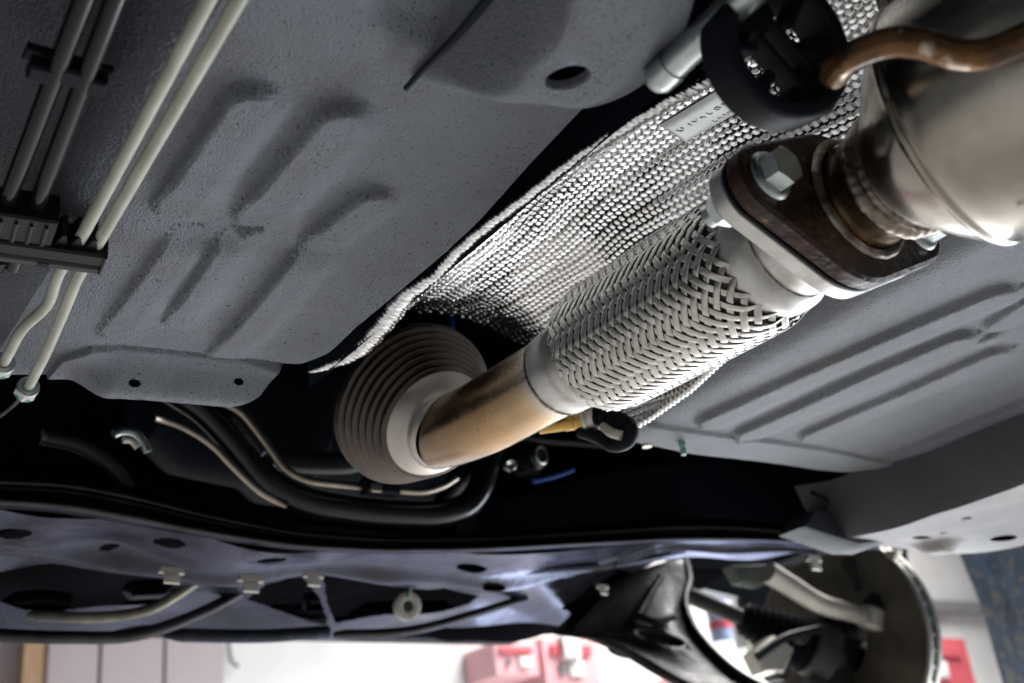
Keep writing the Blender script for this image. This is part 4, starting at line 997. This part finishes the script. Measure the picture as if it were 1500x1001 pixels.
# knuckle
def knuckle():
    P = ay(1252, 845, 1.10); t = thing('steering_knuckle', P, 'dark cast steering knuckle with a cyan marked nut by the disc', 'steering knuckle')
    q = [ay(x, y, 1.12) for x, y in ((1240, 810), (1262, 806), (1288, 830), (1300, 870), (1306, 930), (1296, 1000), (1280, 1060), (1210, 1060), (1190, 1000), (1215, 950), (1240, 920), (1248, 860))]
    poly_slab('casting', q, .05, M['iron'], t, (.5, 1, 0), .008)
    lathe('ball_stud', [(0, .008), (.03, .008), (.032, .013), (.045, .013), (.05, .009)], ay(1256, 868, 1.08), (0, .1, 1), M['iron'], t, 20)
    lathe('nut', [(.02, .0095), (.022, .011), (.03, .011), (.032, .009)], ay(1278, 858, 1.08), (.1, 0, 1), M['cleartape'], t, 12)
    lathe('hub', [(-.03, .05), (.0, .06), (.03, .055)], ay(1255, 985, 1.16), (1, .05, 0), M['iron'], t, 40)
    for x, y, r_ in ((1140, 985, .012), (1225, 968, .01), (1172, 935, .009)):
        lathe('boss', [(-.01, .0005), (-.01, r_), (.02, r_)], ay(x, y, 1.11), (.1, 1, .1), M['iron'], t, 18)
    q = [ay(x, y, 1.095) for x, y in ((1105, 955), (1135, 930), (1165, 950), (1150, 985), (1120, 985))]
    poly_slab('pale_casting', q, .03, M['cast'], t, (.2, 1, 0), .004)
knuckle()
# vented brake disc
def brake_disc():
    x0 = 1.42; P = ax(1351, 884, x0); R = .155; c = P + np.array([0, R, -.02])
    t = thing('brake_disc', c, 'vented brake disc seen edge on at the right behind the tie rod', 'brake disc')
    lathe('inner_plate', [(0, .06), (0, R - .002), (.002, R), (.0075, R), (.0085, R - .002), (.0085, .06)], c, (1, 0, 0), M['disc'], t, 120)
    lathe('outer_plate', [(.0200, .06), (.0200, R - .002), (.021, R), (.0275, R), (.029, R - .002), (.029, .06)], c, (1, 0, 0), M['disc'], t, 120)
    lathe('dust_face', [(-.0012, .05), (-.0012, R - .006)], c, (1, 0, 0), M['discface'], t, 100)
    lathe('hat', [(-.002, .058), (.02, .066), (.05, .066), (.05, .02)], c, (1, 0, 0), M['iron'], t, 60)
    me = None
    for k in range(44):
        a_ = 2 * math.pi * k / 44
        if me is None:
            o = box('vane', (0.0087, -.0022, .07), (.0198, .0022, R - .002), M['disc'], t, .0004)
            me = o.data; base = np.array(o.location) + wloc(t)
            off = np.array([.01425, 0, (R + .068) / 2])
        else:
            o = bpy.data.objects.new('vane', me); COL.objects.link(o); o.parent = t
        o.rotation_euler = (a_, 0, 0); o.location = Matrix.Rotation(a_, 3, 'X') @ Vector(off)
    q = [ax(x, y, x0 - .01) for x, y in ((1296, 806), (1316, 806), (1309, 820), (1298, 818))]
    poly_slab('pad_clip', q, .01, M['cast'], t, (1, 0, 0), .001)
brake_disc()
# wheel-arch liner closing the far side of the arch
q = [ay(x, y, 1.42) for x, y in ((985, 790), (1330, 790), (1338, 900), (1300, 1010), (1180, 1060), (1130, 985), (1112, 935), (1090, 876), (1030, 862), (985, 866))]
o = poly_slab('wheel_arch_liner', q, .03, M['rubber'], None, (.3, 1, 0), .006); props(o, 'black wheel arch liner behind the tie rod and boot', 'arch liner')
o = box('wall', (-5, -6, -1.35), (-4.8, WY - .02, 3.4), M['grey']); props(o, 'dim grey workshop wall along the left side of the car', 'wall')
